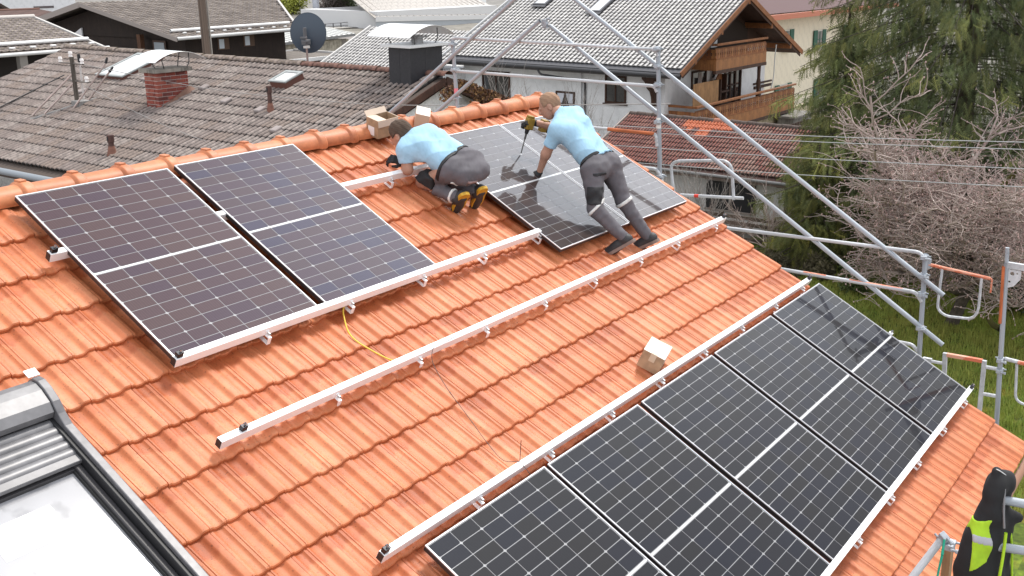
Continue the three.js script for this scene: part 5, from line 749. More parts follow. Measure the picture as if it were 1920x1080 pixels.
// ---------------------------------------------------------------- dark timber house, its annex, far buildings (upper left)
const tfar = [[.21, .188, .185], [.25, .225, .22], [.175, .155, .15], [.29, .265, .26]].map(c => mat(...c, .8, { map: T_weather }));
function farTiles(roof, u0, u1, L, seed, mats, lim) { // far roofs: every tile real, joined per tone
  const g = tileGeo([[0, .003], [.05, .03], [.12, .034], [.16, .01], [.26, .004], [.33, .003]], .42, .028, .02, seed, 1), r = rng(seed), M4 = new THREE.Matrix4(), l = mats.map(() => []);
  for (let v = .38; v <= L; v += .38) for (let u = u0; u < (lim ? lim(v) : u1); u += .33) l[Math.floor(r() * mats.length)].push(g.clone().applyMatrix4(M4.makeTranslation(u, 0, v)));
  l.forEach((q, i) => stuffPart('roof_tile', q, mats[i], roof));
}
const slopeZ = (parent, name, x0, x1, top, zTop, L, a, m) => { const o = part(name, bx(x0, x1, -.10, -.02, 0, L), m, parent); o.rotation.x = a; o.position.set(0, top, zTop); return o; };
{
  const B = [35, 3, -46], D = thing('timber_house', 'dark brown timber house with shallow weathered roof at the upper left', 'house', B), off = g => g.translate(-35, -3, 46), p = (n, g, m, par = D) => part(n, off(Array.isArray(g) ? merge(g) : g), m, par), dk = mat(.035, .022, .018, .85, { map: T_wood });
  const xg = 31, x1 = 39.3, rz = -49, ry = 8.5, ez = -40.7, a = Math.atan2(ry - 6.92, ez - rz), L = Math.hypot(ry - 6.92, ez - rz);
  const roof = slopeZ(D, 'roof', xg - 35, x1 - 35, ry - 3, rz + 46, L, a, mat(.1, .08, .07, .9)), lim = v => 44.6 - 35 - (v / L) * 5.5; farTiles(roof, xg - 35, x1 - 35 - .2, L, 401, tfar, lim); p('verge_trim', plank([44.8, ry + .03, rz], [39.2, 6.95, ez], .12, .12), mat(.5, .47, .45, .8)); p('side_roof', quad([39.2, 6.85, ez], [44.8, ry - .1, rz], [44.8, ry - 1.2, rz], [39.2, 6.5, ez]), mat(.1, .08, .07, .9));
  p('back_roof', quad([xg, ry, rz], [x1, ry, rz], [x1, 6.6, -57.5], [xg, 6.6, -57.5]), tfar[0]);
  p('wall', [bx(32.2, 39, 3, 6.75, -56.5, -41.7)], dk); p('gable_wall', prism([[-56.5, 6.6], [-41.7, 6.7], [-49, 8.2]], 'x', 32.1, 32.25), dk); p('plinth', bx(33, 39.05, 2.4, 4.9, -41.72, -41.6), mat(.6, .6, .6, .9)); p('white_panel', prism([[-52.6, 6.2], [-50.7, 6.1], [-50.7, 7.05]], 'x', 32.0, 32.08), mat(.72, .72, .74, .9));
  p('barge_board', [plank([xg, ry - .1, rz], [xg, 6.82, ez], .05, .22), plank([xg, ry - .1, rz], [xg, 6.55, -57.4], .05, .30)], mat(.30, .26, .24, .8)); p('gutter', bar([xg, 6.86, ez - .02], [x1, 6.95, ez - .02], .09, 8), mat(.5, .5, .5, .5)); p('post', bx(31.6, 31.85, 3, 6.9, -45.0, -44.7), mat(.16, .075, .04, .8, { map: T_wood }));
  p('snow_bar', bar([xg + .3, 7.22, ez - .9], [x1, 7.28, ez - .9], .08, 8), mat(.72, .72, .72, .5)); for (let i = 0; i < 9; i++) p('snow_stop', bx(31.8 + i * .85, 32.0 + i * .85, 7.06, 7.14, ez - .62, ez - .5, .03), mat(.75, .75, .74, .5));
  const w = (x, y) => { const q = p('window', bx(x, x + .75, y, y + .62, -41.72, -41.66), mat(.10, .06, .04, .8)); p('pane', bx(x + .08, x + .4, y + .06, y + .56, -41.66, -41.64), mat(.5, .55, .6, .3), q); }; w(34.25, 6.05); w(36.0, 6.12); { const q = p('window', bx(32.06, 32.1, 5.3, 6.6, -44.3, -43.2), mat(.08, .05, .04, .8)); p('pane', bx(32.03, 32.06, 5.3, 6.5, -44.15, -43.3), mat(.30, .34, .38, .3), q); }
  p('opening', bx(32.06, 32.12, 4.5, 6.1, -47.5, -45.6), M.black);
}
{
  const B = [22, 3, -43], A = thing('low_annex', 'low grey tiled annex with white snow bar at the left picture edge', 'house', B), off = g => g.translate(-22, -3, 43), p = (n, g, m, par = A) => part(n, off(Array.isArray(g) ? merge(g) : g), m, par);
  const ez = -39.4, ry = 8.02, rz = -44.9, ey = 6.82, a = Math.atan2(ry - ey, ez - rz), L = Math.hypot(ry - ey, ez - rz), roof = slopeZ(A, 'roof', 14 - 22, 26 - 22, ry - 3, rz + 43, L, a, mat(.1, .08, .07, .9)); farTiles(roof, 14 - 22, 25.8 - 22, L, 411, tfar);
  p('ridge_cap', bar([14, ry + .05, rz], [26, ry + .05, rz], .12, 8), mat(.5, .46, .43, .8)); p('gutter', bar([14, ey - .08, ez], [26.3, ey - .03, ez], .08, 8), mat(.62, .62, .62, .5)); p('snow_bar', bar([14, 7.16, ez - 1.0], [25.9, 7.18, ez - 1.0], .085, 8), mat(.78, .78, .78, .5)); for (let i = 0; i < 12; i++) p('snow_stop', bx(15.2 + i * .95, 15.45 + i * .95, 6.96, 7.05, ez - .62, ez - .48, .03), mat(.78, .77, .76, .5));
  p('verge_trim', plank([26, ry, rz], [26, ey, ez], .12, .14), mat(.5, .48, .46, .7)); p('wall', bx(14, 25.2, 2.5, 6.6, -44, -41.0), mat(.03, .024, .022, .9)); p('post', [bx(22.0, 22.35, 2.5, 6.8, -39.8, -39.5), bx(17, 17.3, 2.5, 6.8, -39.8, -39.5)], mat(.24, .22, .2, .8));
}
{ const H = thing('red_roof_house', 'red brown roof strip of a house behind the low annex at the left edge', 'house', [36, 3, -67]); part('roof', quad([-8, 3.82, 0], [6, 3.82, 0], [6, 4.25, -5], [-8, 4.25, -5]), mat(.11, .055, .045, .85, { map: T_weather }), H); part('ridge_cap', bar([-8, 4.27, -5], [6, 4.27, -5], .1, 6), mat(.16, .08, .06, .8), H); part('wall', bx(-8, 5, 0, 3.8, -4.5, -.5), mat(.3, .2, .15, .9), H); }
{ const H = thing('white_hall', 'large white building at the top left behind the roofs', 'building', [54, 3, -97]); part('wall', bx(-22, 6.4, 0, 9, -6, 0), mat(.86, .86, .87, .9, { map: T_plaster }), H); part('window', bx(1.9, 4.0, 3.25, 3.45, 0, .05), mat(.1, .08, .08, .5), H); part('roof_slab', bx(-23, 9, 9, 9.4, -7, 1), mat(.5, .5, .5, .8), H); }
{ const H = thing('orange_gable', 'brown wooden gable corner at the extreme top left of the picture', 'house', [38.6, 2.1, -75]); part('gable', prism([[-4, 3.4], [4.5, 3.4], [0, 6.4]], 'z', 0, .3), mat(.24, .10, .06, .85, { map: T_wood }), H); part('roof', [quad([-.0, 6.6, 1], [5.4, 3.2, 1], [5.4, 3.2, -6], [0, 6.6, -6]), quad([0, 6.6, 1], [0, 6.6, -6], [-5.4, 3.2, -6], [-5.4, 3.2, 1])], mat(.3, .26, .25, .8), H); part('wall', bx(-4, 4, 0, 3.4, -5.5, 0), mat(.25, .12, .08, .9), H); }
{ const P = thing('utility_pole', 'leaning wooden utility pole behind the neighbour ridge', 'pole', [19.1, 1.2, -22.8]); part('pole', bar([.03, 0, -.03], [.2, 13, -.45], .15, 12, .11, true), mat(.22, .17, .145, .9, { map: T_wood }), P); part('conduit', bar([.16, 0, .02], [.30, 9, -.25], .03, 8), mat(.3, .27, .24, .7), P); }
// ---------------------------------------------------------------- street side buildings (top middle)
{ const G = thing('garage', 'low garage with white corrugated roof right of the satellite dish', 'garage', [51.5, 3, -51.5]), wl = mat(.52, .49, .42, .9, { map: T_stain }); part('wall', [bx(-5, 2.2, 0, 2.15, -4.5, 0)], wl, G); const rf = part('roof', quad([-5.4, 2.25, .3], [2.6, 2.55, .3], [2.6, 3.1, -4.6], [-5.4, 2.85, -4.6]), mat(.78, .78, .76, .6), G); for (let i = 0; i < 16; i++) part('roof_rib', plank([-5.2 + i * .5, 2.30 + i * .0188, .32], [-5.2 + i * .5, 2.90 + i * .016, -4.6], .08, .07), mat(.62, .62, .6, .6), rf); part('fascia', plank([-5.4, 2.15, .32], [2.6, 2.45, .32], .05, .18), mat(.2, .2, .2, .7), G); part('corner_post', bx(1.5, 1.9, 0, 2.2, 0, .05), mat(.2, .18, .16, .8), G); }
{ const F = thing('flat_shed', 'low flat gravel roof with white edge strips below the satellite dish', 'shed', [41, 2.5, -43]); part('roof', bx(-5, 2.4, 2.6, 2.7, -3, 2.6), mat(.22, .19, .165, .95, { map: T_mottle }), F); part('edge_trim', [bx(-5, 2.5, 2.62, 2.82, 2.6, 2.75), bx(2.4, 2.55, 2.62, 2.82, -3, 2.6), bx(-5, 2.5, 2.62, 2.78, -3.12, -3)], mat(.68, .67, .66, .6), F); part('wall', bx(-4.8, 2.2, 0, 2.6, -2.8, 2.4), mat(.08, .06, .05, .9), F); }
{ const F = thing('metal_roof_house', 'house with broad grey metal roof behind the arched chimney cowl', 'house', [85.8, 1.15, -71]), rm = mat(.50, .47, .45, .55, { map: T_stain }); part('wall', bx(-8, 12, 0, 4.6, -12, -.6), mat(.6, .6, .6, .9), F); const r2 = part('roof', quad([-9, 3.95, 0], [14, 3.3, 0], [14, 8.2, -13], [-3.5, 8.2, -13]), rm, F); for (let i = 0; i < 22; i++) { const t = i / 22; part('standing_seam', bar([-9 + 23 * t, 3.98 - .65 * t, 0], [-3.5 + 17.5 * t, 8.23, -13], .05, 4), rm, r2); } for (let i = 1; i < 10; i++) { const t = i / 10; part('standing_seam', bar([-9 + 5.5 * t, 3.96 + 4.25 * t, -13 * t], [14, 3.3 + 4.9 * t, -13 * t], .03, 4), rm, r2); }
  part('fascia', [quad([-9, 2.7, .05], [14, 2.0, .05], [14, 3.3, .05], [-9, 3.95, .05])], mat(.40, .43, .46, .6), F); part('edge_strip', plank([-9, 3.9, .1], [14, 3.25, .1], .1, .5), mat(.66, .66, .66, .6), F); for (const [x, z] of [[-1, -6], [.6, -6.2]]) part('vent_pipe', bar([x, 5.3, z], [x, 6.5, z], .22, 8, .22, true), mat(.8, .8, .8, .5), F); part('mast', bar([2.2, 5, -6], [2.2, 8.5, -6], .09, 6), mat(.6, .6, .6, .5), F);
  for (const x of [-1.5, 2.2]) part('roof_window', quad([x, 7.5, -10.2], [x + 1.7, 7.5, -10.2], [x + 1.7, 8.05, -11.6], [x, 8.05, -11.6]), mat(.08, .08, .09, .3), F); }
{ const H = thing('street_house', 'white house with brown doors across the street at the top middle', 'house', [97.6, 3.6, -84]); part('wall', bx(-9, 14, 0, 12, -1.0, 0), mat(.78, .78, .78, .9), H); part('door', [bx(-7.9, -6.9, 0, 6.5, 0, .08)], mat(.14, .05, .035, .7), H); part('door', bx(-4.3, -2.6, 0, 7, 0, .08), mat(.14, .05, .035, .7), H); part('pillar', [bx(-6.7, -6.2, 0, 7, 0, .6), bx(-5.0, -4.6, 0, 7, 0, .5)], mat(.4, .42, .44, .8), H); part('recess', bx(-6.1, -5.1, 0, 7, 0, .05), mat(.06, .05, .05, .8), H); }
{ const f = thing('picket_fence', 'brown picket fence along the far street at the top middle', 'fence', [92.6, 3.95, -84.6]), w = mat(.13, .085, .07, .9, { map: T_wood }); for (let i = 0; i < 60; i++) part('picket', bx(-9.6 + i * .10, -9.52 + i * .10, 0, .92 + (i % 3) * .04, 0, .05), w, f); part('rail', bx(-9.7, -3.6, .4, .5, -.06, 0), w, f); }
{ const f = thing('street_railing', 'dark metal railing along the far street beside the garage', 'railing', [78, 3.9, -76]), w = mat(.07, .07, .075, .6); for (let i = 0; i < 9; i++) part('post', bx(-4.5 + i * 1.1, -4.42 + i * 1.1, 0, .62, -.04, .04), w, f); for (const y of [.3, .6]) part('rail', bar([-4.5, y, 0], [4.4, y + .12, 0], .03, 6), w, f); }
for (const [i, x] of [[0, 84.2], [1, 85.1]]) { const b = thing('road_barrier', i ? 'right red and white road barrier board beside the picket fence' : 'left red and white road barrier board beside the picket fence', 'barrier', [x, 3.85, -83]); b.scale.setScalar(.62); part('board', bx(-.55, .55, .75, 1.6, 0, .06), mat(.8, .78, .76, .6), b); part('stripe', [bx(-.5, -.2, .95, 1.45, .06, .07), bx(.15, .45, .95, 1.45, .06, .07)], mat(.6, .05, .04, .6), b); part('leg', [bx(-.4, -.32, 0, .75, 0, .05), bx(.32, .4, 0, .75, 0, .05)], mat(.3, .3, .3, .6), b); }
{ const b = thing('round_sign', 'round road sign with red ring on a frame beside the barrier boards', 'sign', [86.3, 3.8, -83]); b.scale.setScalar(.50); part('disc', [new THREE.CylinderGeometry(.75, .75, .06, 24).rotateX(Math.PI / 2).translate(0, 1.5, 0)], mat(.75, .74, .72, .6), b); part('ring', [new THREE.TorusGeometry(.62, .12, 6, 24).translate(0, 1.5, .03)], mat(.55, .06, .05, .6), b); part('frame', [bentPipe([[-1.0, 0, 0], [-1.0, 2.4, 0], [1.0, 2.4, 0], [1.0, 0, 0]], .05, .6, 6)], mat(.6, .6, .6, .5), b); part('bar', bx(-.4, .4, 1.4, 1.62, .04, .07), mat(.1, .1, .1, .6), b); }
{ const b = thing('banner', 'white and blue hanging banner at the top edge above the dish', 'banner', [81.0, 4.0, -84]); b.scale.setScalar(.38); const g = new THREE.PlaneGeometry(2.6, 6.2, 8, 8); { const P = g.attributes.position; for (let i = 0; i < P.count; i++) P.setZ(i, .15 * Math.sin(P.getX(i) * 3 + P.getY(i))); } g.computeVertexNormals(); part('cloth', g.translate(0, 5, 0), mat(.7, .72, .78, .8), b); part('blue_part', bx(-.2, 1.3, 1.6, 2.9, -.1, .25, .03), mat(.03, .06, .22, .8), b); part('pole', bar([-1.3, 0, 0], [-1.3, 9, 0], .08, 6), M.steel, b); }
{ const b = thing('garden_table', 'weathered wooden table and rail stack below the satellite dish', 'table', [36.5, 3.0, -39.5]), w = mat(.16, .125, .105, .9, { map: T_wood }); part('top', bx(-.8, .9, 1.0, 1.08, -.5, .5), w, b); part('leg', [bx(-.7, -.62, 0, 1, -.4, -.32), bx(.7, .78, 0, 1, -.4, -.32), bx(-.7, -.62, 0, 1, .32, .4), bx(.7, .78, 0, 1, .32, .4)], w, b); part('cross_rail', [bx(-.8, .9, .4, .48, .3, .34), bx(-.8, .9, .65, .72, .3, .34)], w, b); }
// ---------------------------------------------------------------- overhead wires on the right
{
  const wm = mat(.42, .42, .43, .5);
  [[[[25.05, 5.6, -11.63], [22.07, 6.36, -3.4], [18.84, 7.18, 2.57], [16.55, 7.64, 4.52]], 'topmost of the overhead wires crossing in front of the spruce'], [[[26.18, 5.32, -9.8], [22.04, 6.22, -3.37], [18.81, 7.04, 2.59], [16.52, 7.51, 4.54]], 'second highest of the overhead wires crossing in front of the spruce'], [[[25.19, 4.96, -11.1], [21.94, 5.81, -3.31], [18.72, 6.67, 2.65], [16.44, 7.16, 4.59]], 'third of the overhead wires, over the middle of the red shed roof'], [[[25.54, 4.41, -10.3], [21.77, 5.4, -3.36], [18.64, 6.32, 2.7], [16.37, 6.86, 4.64]], 'lowest of the overhead wires, near the eave of the red shed']].forEach(([p, l]) => single('overhead_wire', pipe(p, .0095, 6, 40), wm, l, 'wire', 'overhead wires on the right'));
}
// ================================================================ ground, street, trees, shrubs
const T_grass = tex(512, 512, (u, v) => { const a = fbm(u * 12, v * 12, 16, 501, 5), b = fbm(u * 60, v * 60, 64, 507, 3), c = sstep(.5, .75, fbm(u * 7, v * 7, 8, 515, 4)); const k = .55 + .5 * a + .5 * (b - .5); return [k * (.62 + .30 * c), k * (.68 + .06 * c), k * (.30 + .1 * c)]; });
{
  const n = 90, P = [], UV = [], I = [], h = (x, z) => 3.0 * sstep(-34, -44, z) + 1.0 * sstep(-55, -74, z) + (hash2(Math.round(x), Math.round(z), 3) - .5) * .06;
  const xs = [], zs = []; for (let i = 0; i <= n; i++) { xs.push(i < 60 ? -20 + i * 2 : 100 + (i - 60) ** 2 * .7); zs.push(i < 60 ? 30 - i * 2 : -90 - (i - 60) ** 2 * .7); }
  for (const z of zs) for (const x of xs) { P.push(x, h(x, z), z); UV.push(x, z); }
  for (let a = 0; a < n; a++) for (let b = 0; b < n; b++) { const i = a * (n + 1) + b; I.push(i, i + 1, i + n + 1, i + 1, i + n + 2, i + n + 1); }
  const g = new THREE.BufferGeometry(); g.setAttribute('position', new THREE.Float32BufferAttribute(P, 3)); g.setAttribute('uv', new THREE.Float32BufferAttribute(UV, 2)); g.setIndex(I); g.computeVertexNormals();
  struct('ground', g, mat(.27, .25, .215, .95, { map: rep(T_mottle, 5) }));
}
struct('lawn', quad([14, .05, 9], [37, .05, 9], [37, .05, -10], [14, .05, -10]), mat(.36, .44, .15, .95, { map: rep(T_grass, 5) }));
struct('street', quad([40, 4.08, -76.5], [170, 4.08, -76.5], [170, 4.12, -83.4], [40, 4.12, -83.4]), mat(.38, .37, .36, .9, { map: rep(T_mottle, 4) }));
struct('pavement', quad([50, 4.1, -74.5], [120, 4.1, -74.5], [120, 4.1, -76.4], [50, 4.1, -76.4]), mat(.50, .47, .43, .9, { map: rep(T_mottle, 3) }));
struct('paving', quad([3, .02, 5.4], [10, .02, 5.4], [10, .02, 14], [3, .02, 14]).translate(0, 0, 0), mat(.40, .37, .34, .9, { map: rep(T_mottle, 1.5) }));
struct('gravel_yard', quad([-20, 3.45, -52], [70, 3.45, -52], [70, 4.06, -73], [-20, 4.06, -73]), mat(.30, .27, .25, .95, { map: rep(T_mottle, 4) }));
struct('far_yard', quad([-20, 4.3, -86], [200, 4.3, -86], [200, 12, -190], [-20, 12, -190]), mat(.26, .245, .225, .95, { map: rep(T_mottle, 6) }));
struct('terrace', bx(5.6, 8.2, 5.0, 5.04, 5.4, 9), mat(.45, .42, .39, .9, { map: T_mottle }));

// grass blades on the visible piece of lawn
{
  const blade = new THREE.BufferGeometry(); { const P = []; const r = rng(9); for (let i = 0; i < 9; i++) { const a = r() * 6.28, x = (r() - .5) * .16, z = (r() - .5) * .16, h = .06 + r() * .09, w = .008, l = .05; P.push(x - Math.cos(a) * w, 0, z - Math.sin(a) * w, x + Math.cos(a) * w, 0, z + Math.sin(a) * w, x - Math.sin(a) * l, h, z + Math.cos(a) * l); } blade.setAttribute('position', new THREE.Float32BufferAttribute(P, 3)); blade.computeVertexNormals(); }
  const N = 26000, G = new THREE.InstancedMesh(blade, mat(1, 1, 1, .9), N), r = rng(19), M4 = new THREE.Matrix4(), c = new THREE.Color();
  for (let i = 0; i < N; i++) { const x = 17 + r() * 17, z = -8.5 + r() * 14, s = .7 + r() * .9; M4.makeRotationY(r() * 6).scale(V(s, s * (.6 + fbm(x * .4, z * .4, 64, 31, 3)), s)).setPosition(x, .04, z); G.setMatrixAt(i, M4); const y = fbm(x * .7, z * .7, 64, 41, 4); c.setRGB(.20 + .17 * y + r() * .06, .27 + .10 * y + r() * .06, .045 + .05 * y); G.setColorAt(i, c); }
  G.name = 'grass'; G.userData = { kind: 'stuff', label: 'mossy green lawn at the right behind the scaffold post', category: 'grass' }; shade(G); scene.add(G);
}
function twigTree(o, seed, levels, out) { // recursive branching; out = [thick[], thin[], tips[]]
  const r = rng(seed);
  const grow = (p, d, len, rad, lv) => {
    const pts = [p]; let q = V(...p), dir = V(...d).normalize(); const n = lv === 0 ? 5 : 4;
    for (let i = 0; i < n; i++) { dir.add(V((r() - .5) * o.wob, (r() - .5) * o.wob + o.up * (lv > 1 ? .5 : .2), (r() - .5) * o.wob)).normalize(); q = q.clone().add(dir.clone().multiplyScalar(len / n)); pts.push([q.x, q.y, q.z]); }
    const seg = lv < 2 ? 7 : lv < 3 ? 5 : 3, end = rad * (lv === levels ? .45 : .55);
    for (let i = 0; i < n; i++) { const ra = rad + (end - rad) * i / n, rb = rad + (end - rad) * (i + 1) / n; (lv < 2 ? out[0] : out[1]).push(bar(pts[i], pts[i + 1], ra, seg, rb)); }
    if (lv === levels) { out[2].push(pts[n], pts[n - 1]); return; }
    const kids = o.kids[lv]; for (let k = 0; k < kids; k++) { const t = lv === 0 ? .45 + .55 * (k + r()) / kids : .25 + .75 * (k + r()) / kids, i = Math.min(n - 1, Math.floor(t * n)), b = lp(pts[i], pts[i + 1], t * n - i), az = r() * 6.283, sp = o.spread[lv] * (.6 + .8 * r()); const base = V(...sb(pts[i + 1], pts[i])).normalize(), side = V(Math.cos(az), (r() - .35) * .6, Math.sin(az)); const nd = base.multiplyScalar(Math.cos(sp)).add(side.multiplyScalar(Math.sin(sp))); grow(b, [nd.x, nd.y, nd.z], len * o.shrink[lv] * (.7 + .6 * r()), Math.max(rad * o.thin[lv] * (.8 + .4 * r()), o.minR), lv + 1); }
  };
  grow([0, 0, 0], o.dir || [0, 1, 0], o.len, o.rad, 0);
}
function bareTree(name, label, category, pos, o, seed, levels, mats, bud) {
  const T = thing(name, label, category, pos), out = [[], [], []]; twigTree(o, seed, levels, out);
  part('trunk', out[0], mats[0], T); const c = part('crown', out[1], mats[1], T); c.userData.kind = 'stuff';
  if (bud) { const r = rng(seed + 5), g = new THREE.IcosahedronGeometry(1, 0), m = new THREE.InstancedMesh(g, mat(1, 1, 1, .9), out[2].length * bud[0]), M4 = new THREE.Matrix4(), cc = new THREE.Color(); let k = 0; for (const p of out[2]) for (let i = 0; i < bud[0]; i++) { const s = bud[1] * (.5 + r()); M4.makeScale(s, s * 1.5, s).setPosition(p[0] + (r() - .5) * bud[2], p[1] + (r() - .5) * bud[2], p[2] + (r() - .5) * bud[2]); m.setMatrixAt(k, M4); const t = r(); cc.setRGB(bud[3][0] * (.6 + .8 * t), bud[3][1] * (.6 + .8 * t), bud[3][2] * (.6 + .8 * t)); m.setColorAt(k++, cc); } m.name = numbered('buds'); m.userData.kind = 'stuff'; shade(m); T.add(m); }
  return T;
}
const barkG = mat(.17, .14, .125, .95, { map: T_stain }), twigPink = mat(.40, .32, .29, .9), twigGrey = mat(.30, .27, .25, .9), moss = mat(.13, .12, .03, .95, { map: T_mottle });
const apple = bareTree('apple_tree', 'bare apple tree full of pinkish grey twigs in the garden at the right', 'tree', [28.0, 0, -.6], { len: 2.7, rad: .21, wob: .62, up: .03, kids: [13, 10, 9, 7], spread: [1.15, .95, .95, 1.0], shrink: [1.27, .55, .50, .46], thin: [.5, .42, .46, .6], minR: .0075 }, 7, 4, [barkG, twigPink], [1, .015, .06, [.44, .30, .28]]);
part('mossy_limb', [pipe([[.0, 1.0, .1], [.05, 1.6, .3], [-.1, 2.0, .6], [-.5, 1.4, 1.0], [-.9, .7, 1.3], [-1.4, .65, 1.7]], .085, 8, 30), pipe([[.1, 2.6, 0], [.3, 3.6, .3], [.5, 4.3, .9], [.3, 4.8, 1.3]], .08, 8, 24)], moss, apple);
bareTree('shrub', 'tall bare grey shrub against the white wall above the standing worker', 'shrub', [38.2, .3, -22.3], { len: .4, rad: .05, wob: .3, up: .25, kids: [16, 6, 5], spread: [.55, .4, .45], shrink: [6.5, .5, .5], thin: [.45, .5, .6], minR: .008 }, 17, 3, [twigGrey, twigGrey]);
bareTree('shrub', 'bare shrub with fine twigs at the left end of the shed roof', 'shrub', [35.6, .3, -18.8], { len: .4, rad: .05, wob: .3, up: .25, kids: [15, 6, 5], spread: [.6, .4, .45], shrink: [6.0, .5, .5], thin: [.45, .5, .6], minR: .007 }, 27, 3, [twigGrey, twigGrey]);
bareTree('shrub', 'bare shrub whose twigs cover the dark window near the neighbour gable', 'shrub', [34.0, .3, -23.2], { len: .5, rad: .05, wob: .35, up: .18, kids: [16, 7, 6], spread: [.7, .5, .55], shrink: [6.4, .5, .5], thin: [.45, .5, .6], minR: .0075 }, 37, 3, [twigGrey, twigGrey]);
bareTree('shrub', 'bare branching shrub in front of the dark shed opening', 'shrub', [32.6, .1, -11.3], { len: .3, rad: .05, wob: .3, up: .2, kids: [13, 6, 4], spread: [.6, .45, .5], shrink: [6.5, .5, .5], thin: [.45, .5, .6], minR: .0075 }, 47, 3, [twigGrey, twigGrey]);
bareTree('shrub', 'tangled brown shrub beside the right end of the shed wall', 'shrub', [32.2, .0, -8.3], { len: .3, rad: .05, wob: .5, up: .1, kids: [14, 7, 5], spread: [.8, .6, .6], shrink: [6.0, .55, .5], thin: [.45, .5, .6], minR: .008 }, 57, 3, [twigPink, twigPink]);
bareTree('shrub', 'low brown shrub behind the roof edge below the shed wall', 'shrub', [31.3, .0, -9.8], { len: .25, rad: .05, wob: .5, up: .06, kids: [14, 7, 5], spread: [1.0, .6, .6], shrink: [4.6, .55, .5], thin: [.45, .5, .6], minR: .008 }, 67, 3, [mat(.17, .12, .10, .9), mat(.17, .12, .10, .9)]);

// spruces: drooping boughs, each a spine hung with many needle sprays
const spray = (() => { const P = [], r = rng(3), tri = (a, b, c) => P.push(...a, ...b, ...c); for (let i = 0; i < 16; i++) { const t = i / 16, s = i % 2 ? 1 : -1, x0 = t * .42, l = .13 * (1 - t * .55), w = .011, z = s * l * .75, y = -.02 - .05 * r() - .06 * t, xe = x0 + l * .85; tri([x0 - w, -.05 * t, 0], [x0 + w, -.05 * t, 0], [xe, y - .05 * t, z]); if (i % 3 === 0) tri([x0 - w, 0, 0], [x0 + w, 0, 0], [x0 + .05, .05, z * .3]); } tri([0, 0, -.008], [0, 0, .008], [.48, -.10, 0]); tri([0, -.01, 0], [0, .01, 0], [.48, -.10, 0]); const g = new THREE.BufferGeometry(); g.setAttribute('position', new THREE.Float32BufferAttribute(P, 3)); g.computeVertexNormals(); return g; })();
function spruce(label, pos, H, R, seed, whorls, nb, dens, ymin, col, tilt) {
  const T = thing('spruce_tree', label, 'tree', pos), r = rng(seed), limbs = [], mats4 = [], cols = [], M4 = new THREE.Matrix4(), Q = new THREE.Quaternion(), E = new THREE.Euler();
  part('trunk', bar([0, 0, 0], [0, H, 0], R * .055, 10, .04), mat(.11, .08, .065, .95, { map: T_stain }), T);
  for (let w = 0; w < whorls; w++) {
    const y = ymin + (H - ymin) * Math.pow(w / whorls, .95), L0 = R * Math.pow(1 - y / H, .72) * (y < ymin + .12 * H ? .75 + .25 * (y - ymin) / (.12 * H) : 1), n = nb + Math.floor(r() * 3), a0 = r() * 6.28;
    for (let k = 0; k < n; k++) {
      const az = a0 + (k + (r() - .5) * .7) / n * 6.283, L = L0 * (.62 + .55 * r()), droop = .30 + .25 * r(), y0 = y + (r() - .5) * .6, pt = t => [Math.cos(az) * L * t, y0 + L * (.10 * t - droop * t * t + .22 * droop * t * t * t * t) , Math.sin(az) * L * t];
      const p = []; for (let i = 0; i <= 5; i++) p.push(pt(i / 5)); for (let i = 0; i < 5; i++) limbs.push(bar(p[i], p[i + 1], .04 * L / R * (1 - i / 6) + .004, 4, .04 * L / R * (1 - (i + 1) / 6) + .003));
      const tone = .55 + .8 * r(), m = Math.ceil(L * dens);
      for (let i = 0; i < m; i++) { const t = Math.pow(.10 + .90 * (i + r()) / m, .8), q = pt(Math.min(t, 1)), wd = (.22 + .16 * L) * Math.sin(Math.PI * Math.min(1, t * .9 + .08)), sgn = r() < .5 ? -1 : 1, off = sgn * wd * Math.pow(r(), .8);
        const x = q[0] - Math.sin(az) * off, z = q[2] + Math.cos(az) * off, yy = q[1] - Math.abs(off) * .22 - r() * r() * .55 * (1 - t * .4); const hang = r() < .62;
        E.set((r() - .5) * .8, -(az + sgn * (.3 + r() * .7)), -(hang ? .9 + r() * .6 : .05 + r() * .5), 'YXZ'); const s = .75 + r() * .75; M4.compose(V(x, yy, z), Q.setFromEuler(E), V(s, s, s)); mats4.push(M4.clone());
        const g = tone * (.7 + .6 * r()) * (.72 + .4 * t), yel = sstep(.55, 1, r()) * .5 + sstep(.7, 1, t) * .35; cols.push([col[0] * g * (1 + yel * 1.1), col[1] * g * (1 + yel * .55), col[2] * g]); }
    }
  }
  part('limbs', limbs, mat(.065, .05, .042, .95), T).userData.kind = 'stuff';
  const C = new THREE.InstancedMesh(spray, mat(1, 1, 1, .85), mats4.length), c = new THREE.Color(); mats4.forEach((m, i) => { C.setMatrixAt(i, m); C.setColorAt(i, c.setRGB(...cols[i])); }); C.name = numbered('crown'); C.userData.kind = 'stuff'; shade(C); T.add(C);
}
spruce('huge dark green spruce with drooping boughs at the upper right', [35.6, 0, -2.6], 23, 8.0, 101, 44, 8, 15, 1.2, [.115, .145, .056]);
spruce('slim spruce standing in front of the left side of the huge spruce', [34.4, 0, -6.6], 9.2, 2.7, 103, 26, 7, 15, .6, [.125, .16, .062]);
spruce('short yellowish green spruce behind the two diagonal scaffold tubes', [32.2, 0, -6.6], 4.4, 1.9, 105, 18, 7, 17, .3, [.13, .15, .048]);
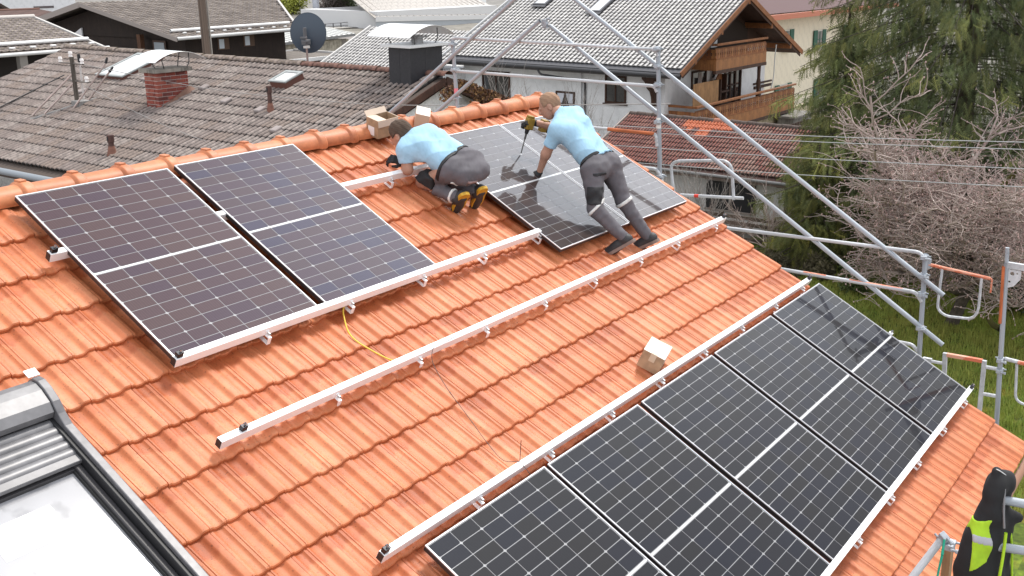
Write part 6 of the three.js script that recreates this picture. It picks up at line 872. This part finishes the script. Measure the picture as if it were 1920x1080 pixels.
// leafy undergrowth
function leafShrub(label, pos, n, size, col, seed, leaf = .06) {
  const T = thing('shrub', label, 'shrub', pos), r = rng(seed), st = []; for (let i = 0; i < 24; i++) { const a = r() * 6.28, q = r() * .8; st.push(bar([Math.cos(a) * q * .3 * size[0], 0, Math.sin(a) * q * .3 * size[2]], [Math.cos(a) * q * size[0], size[1] * (.5 + .5 * r()), Math.sin(a) * q * size[2]], .014, 4, .006)); } part('stems', st, barkG, T);
  const g = new THREE.BufferGeometry(); g.setAttribute('position', new THREE.Float32BufferAttribute([0, 0, 0, leaf, .01, -leaf * .45, leaf * 2, -.01, 0, 0, 0, 0, leaf * 2, -.01, 0, leaf, .01, leaf * .45], 3)); g.computeVertexNormals();
  const m = new THREE.InstancedMesh(g, mat(1, 1, 1, .8), n), M4 = new THREE.Matrix4(), Q = new THREE.Quaternion(), E = new THREE.Euler(), c = new THREE.Color(), cl = []; for (let i = 0; i < 22; i++) { const a = r() * 6.28, q = Math.sqrt(r()); cl.push([Math.cos(a) * q * size[0] * .8, size[1] * (.25 + .7 * r()), Math.sin(a) * q * size[2] * .8, .25 + .35 * r(), .6 + .7 * r()]); }
  for (let i = 0; i < n; i++) { const k = cl[Math.floor(r() * 22)], u = r() * 6.28, w = Math.acos(2 * r() - 1), q = k[3] * Math.cbrt(r()) * size[1] * .8; M4.compose(V(k[0] + q * Math.sin(w) * Math.cos(u), Math.max(.02, k[1] + q * Math.cos(w) * .8), k[2] + q * Math.sin(w) * Math.sin(u)), Q.setFromEuler(E.set(r() * 6, r() * 6, r() * 6)), V(1, 1, 1).multiplyScalar(.7 + r() * .8)); m.setMatrixAt(i, M4); const t = k[4] * (.7 + .6 * r()); m.setColorAt(i, c.setRGB(col[0] * t, col[1] * t, col[2] * t)); }
  m.name = numbered('foliage'); m.userData.kind = 'stuff'; shade(m); T.add(m);
}
leafShrub('dark green ivy hedge behind the end guard loop at the right', [31.5, 0, 2.2], 9000, [2.6, 1.5, 2.2], [.030, .048, .020], 201);
leafShrub('dark evergreen shrub behind the right scaffold post', [30.2, 0, 4.6], 8000, [2.4, 1.9, 2.0], [.026, .042, .018], 203);
leafShrub('dark evergreen bush at the right edge between apple tree and spruce', [33.5, 0, 3.4], 9000, [2.6, 4.2, 2.2], [.030, .045, .020], 205);
leafShrub('low green ground shrub under the left part of the apple tree', [31.0, 0, -4.0], 5000, [2.2, .6, 1.6], [.075, .10, .028], 207);
leafShrub('low brownish shrub at the foot of the short spruce', [30.6, 0, -6.4], 4500, [1.6, .7, 1.6], [.10, .085, .045], 209);
leafShrub('clipped yellow green bush at the top edge above the satellite dish', [84.2, 4, -92], 4000, [2.2, 2.8, 1.5], [.22, .24, .03], 211, .12);
leafShrub('dense green hedge tree beside the picket fence at the top middle', [89.0, 4, -88], 7000, [2.0, 4.2, 1.6], [.055, .085, .025], 213, .11);
leafShrub('dark leafless thicket behind the picket fence', [86.6, 4, -87], 4500, [2.2, 3.4, 1.5], [.05, .04, .03], 217, .09);
leafShrub('dry brown shrub along the dark timber house wall below its small windows', [38.2, 2.8, -38.6], 3500, [2.2, .8, .8], [.13, .10, .06], 219, .06);
leafShrub('reddish brown thicket behind the right end of the timber house roof', [59.5, 4, -73], 5000, [2.2, 3.0, 1.6], [.20, .15, .125], 223, .12);
leafShrub('grey brown bushes at the top edge above the timber house', [56.5, 4.0, -69], 4000, [2.4, 3.0, 1.6], [.15, .125, .10], 225, .12);
leafShrub('dry brown shrub in front of the garage wall', [48.5, 2.6, -48.5], 3500, [3.0, .9, .8], [.15, .12, .08], 221, .07);
bareTree('street_tree', 'bare grey tree above the far street at the top edge', 'tree', [85.2, 4, -86.5], { len: 1.2, rad: .1, wob: .4, up: .15, kids: [8, 6, 5], spread: [.7, .6, .6], shrink: [1.6, .6, .55], thin: [.5, .5, .5], minR: .018 }, 87, 3, [barkG, mat(.34, .30, .28, .9)]);

renderer.render(scene, camera);
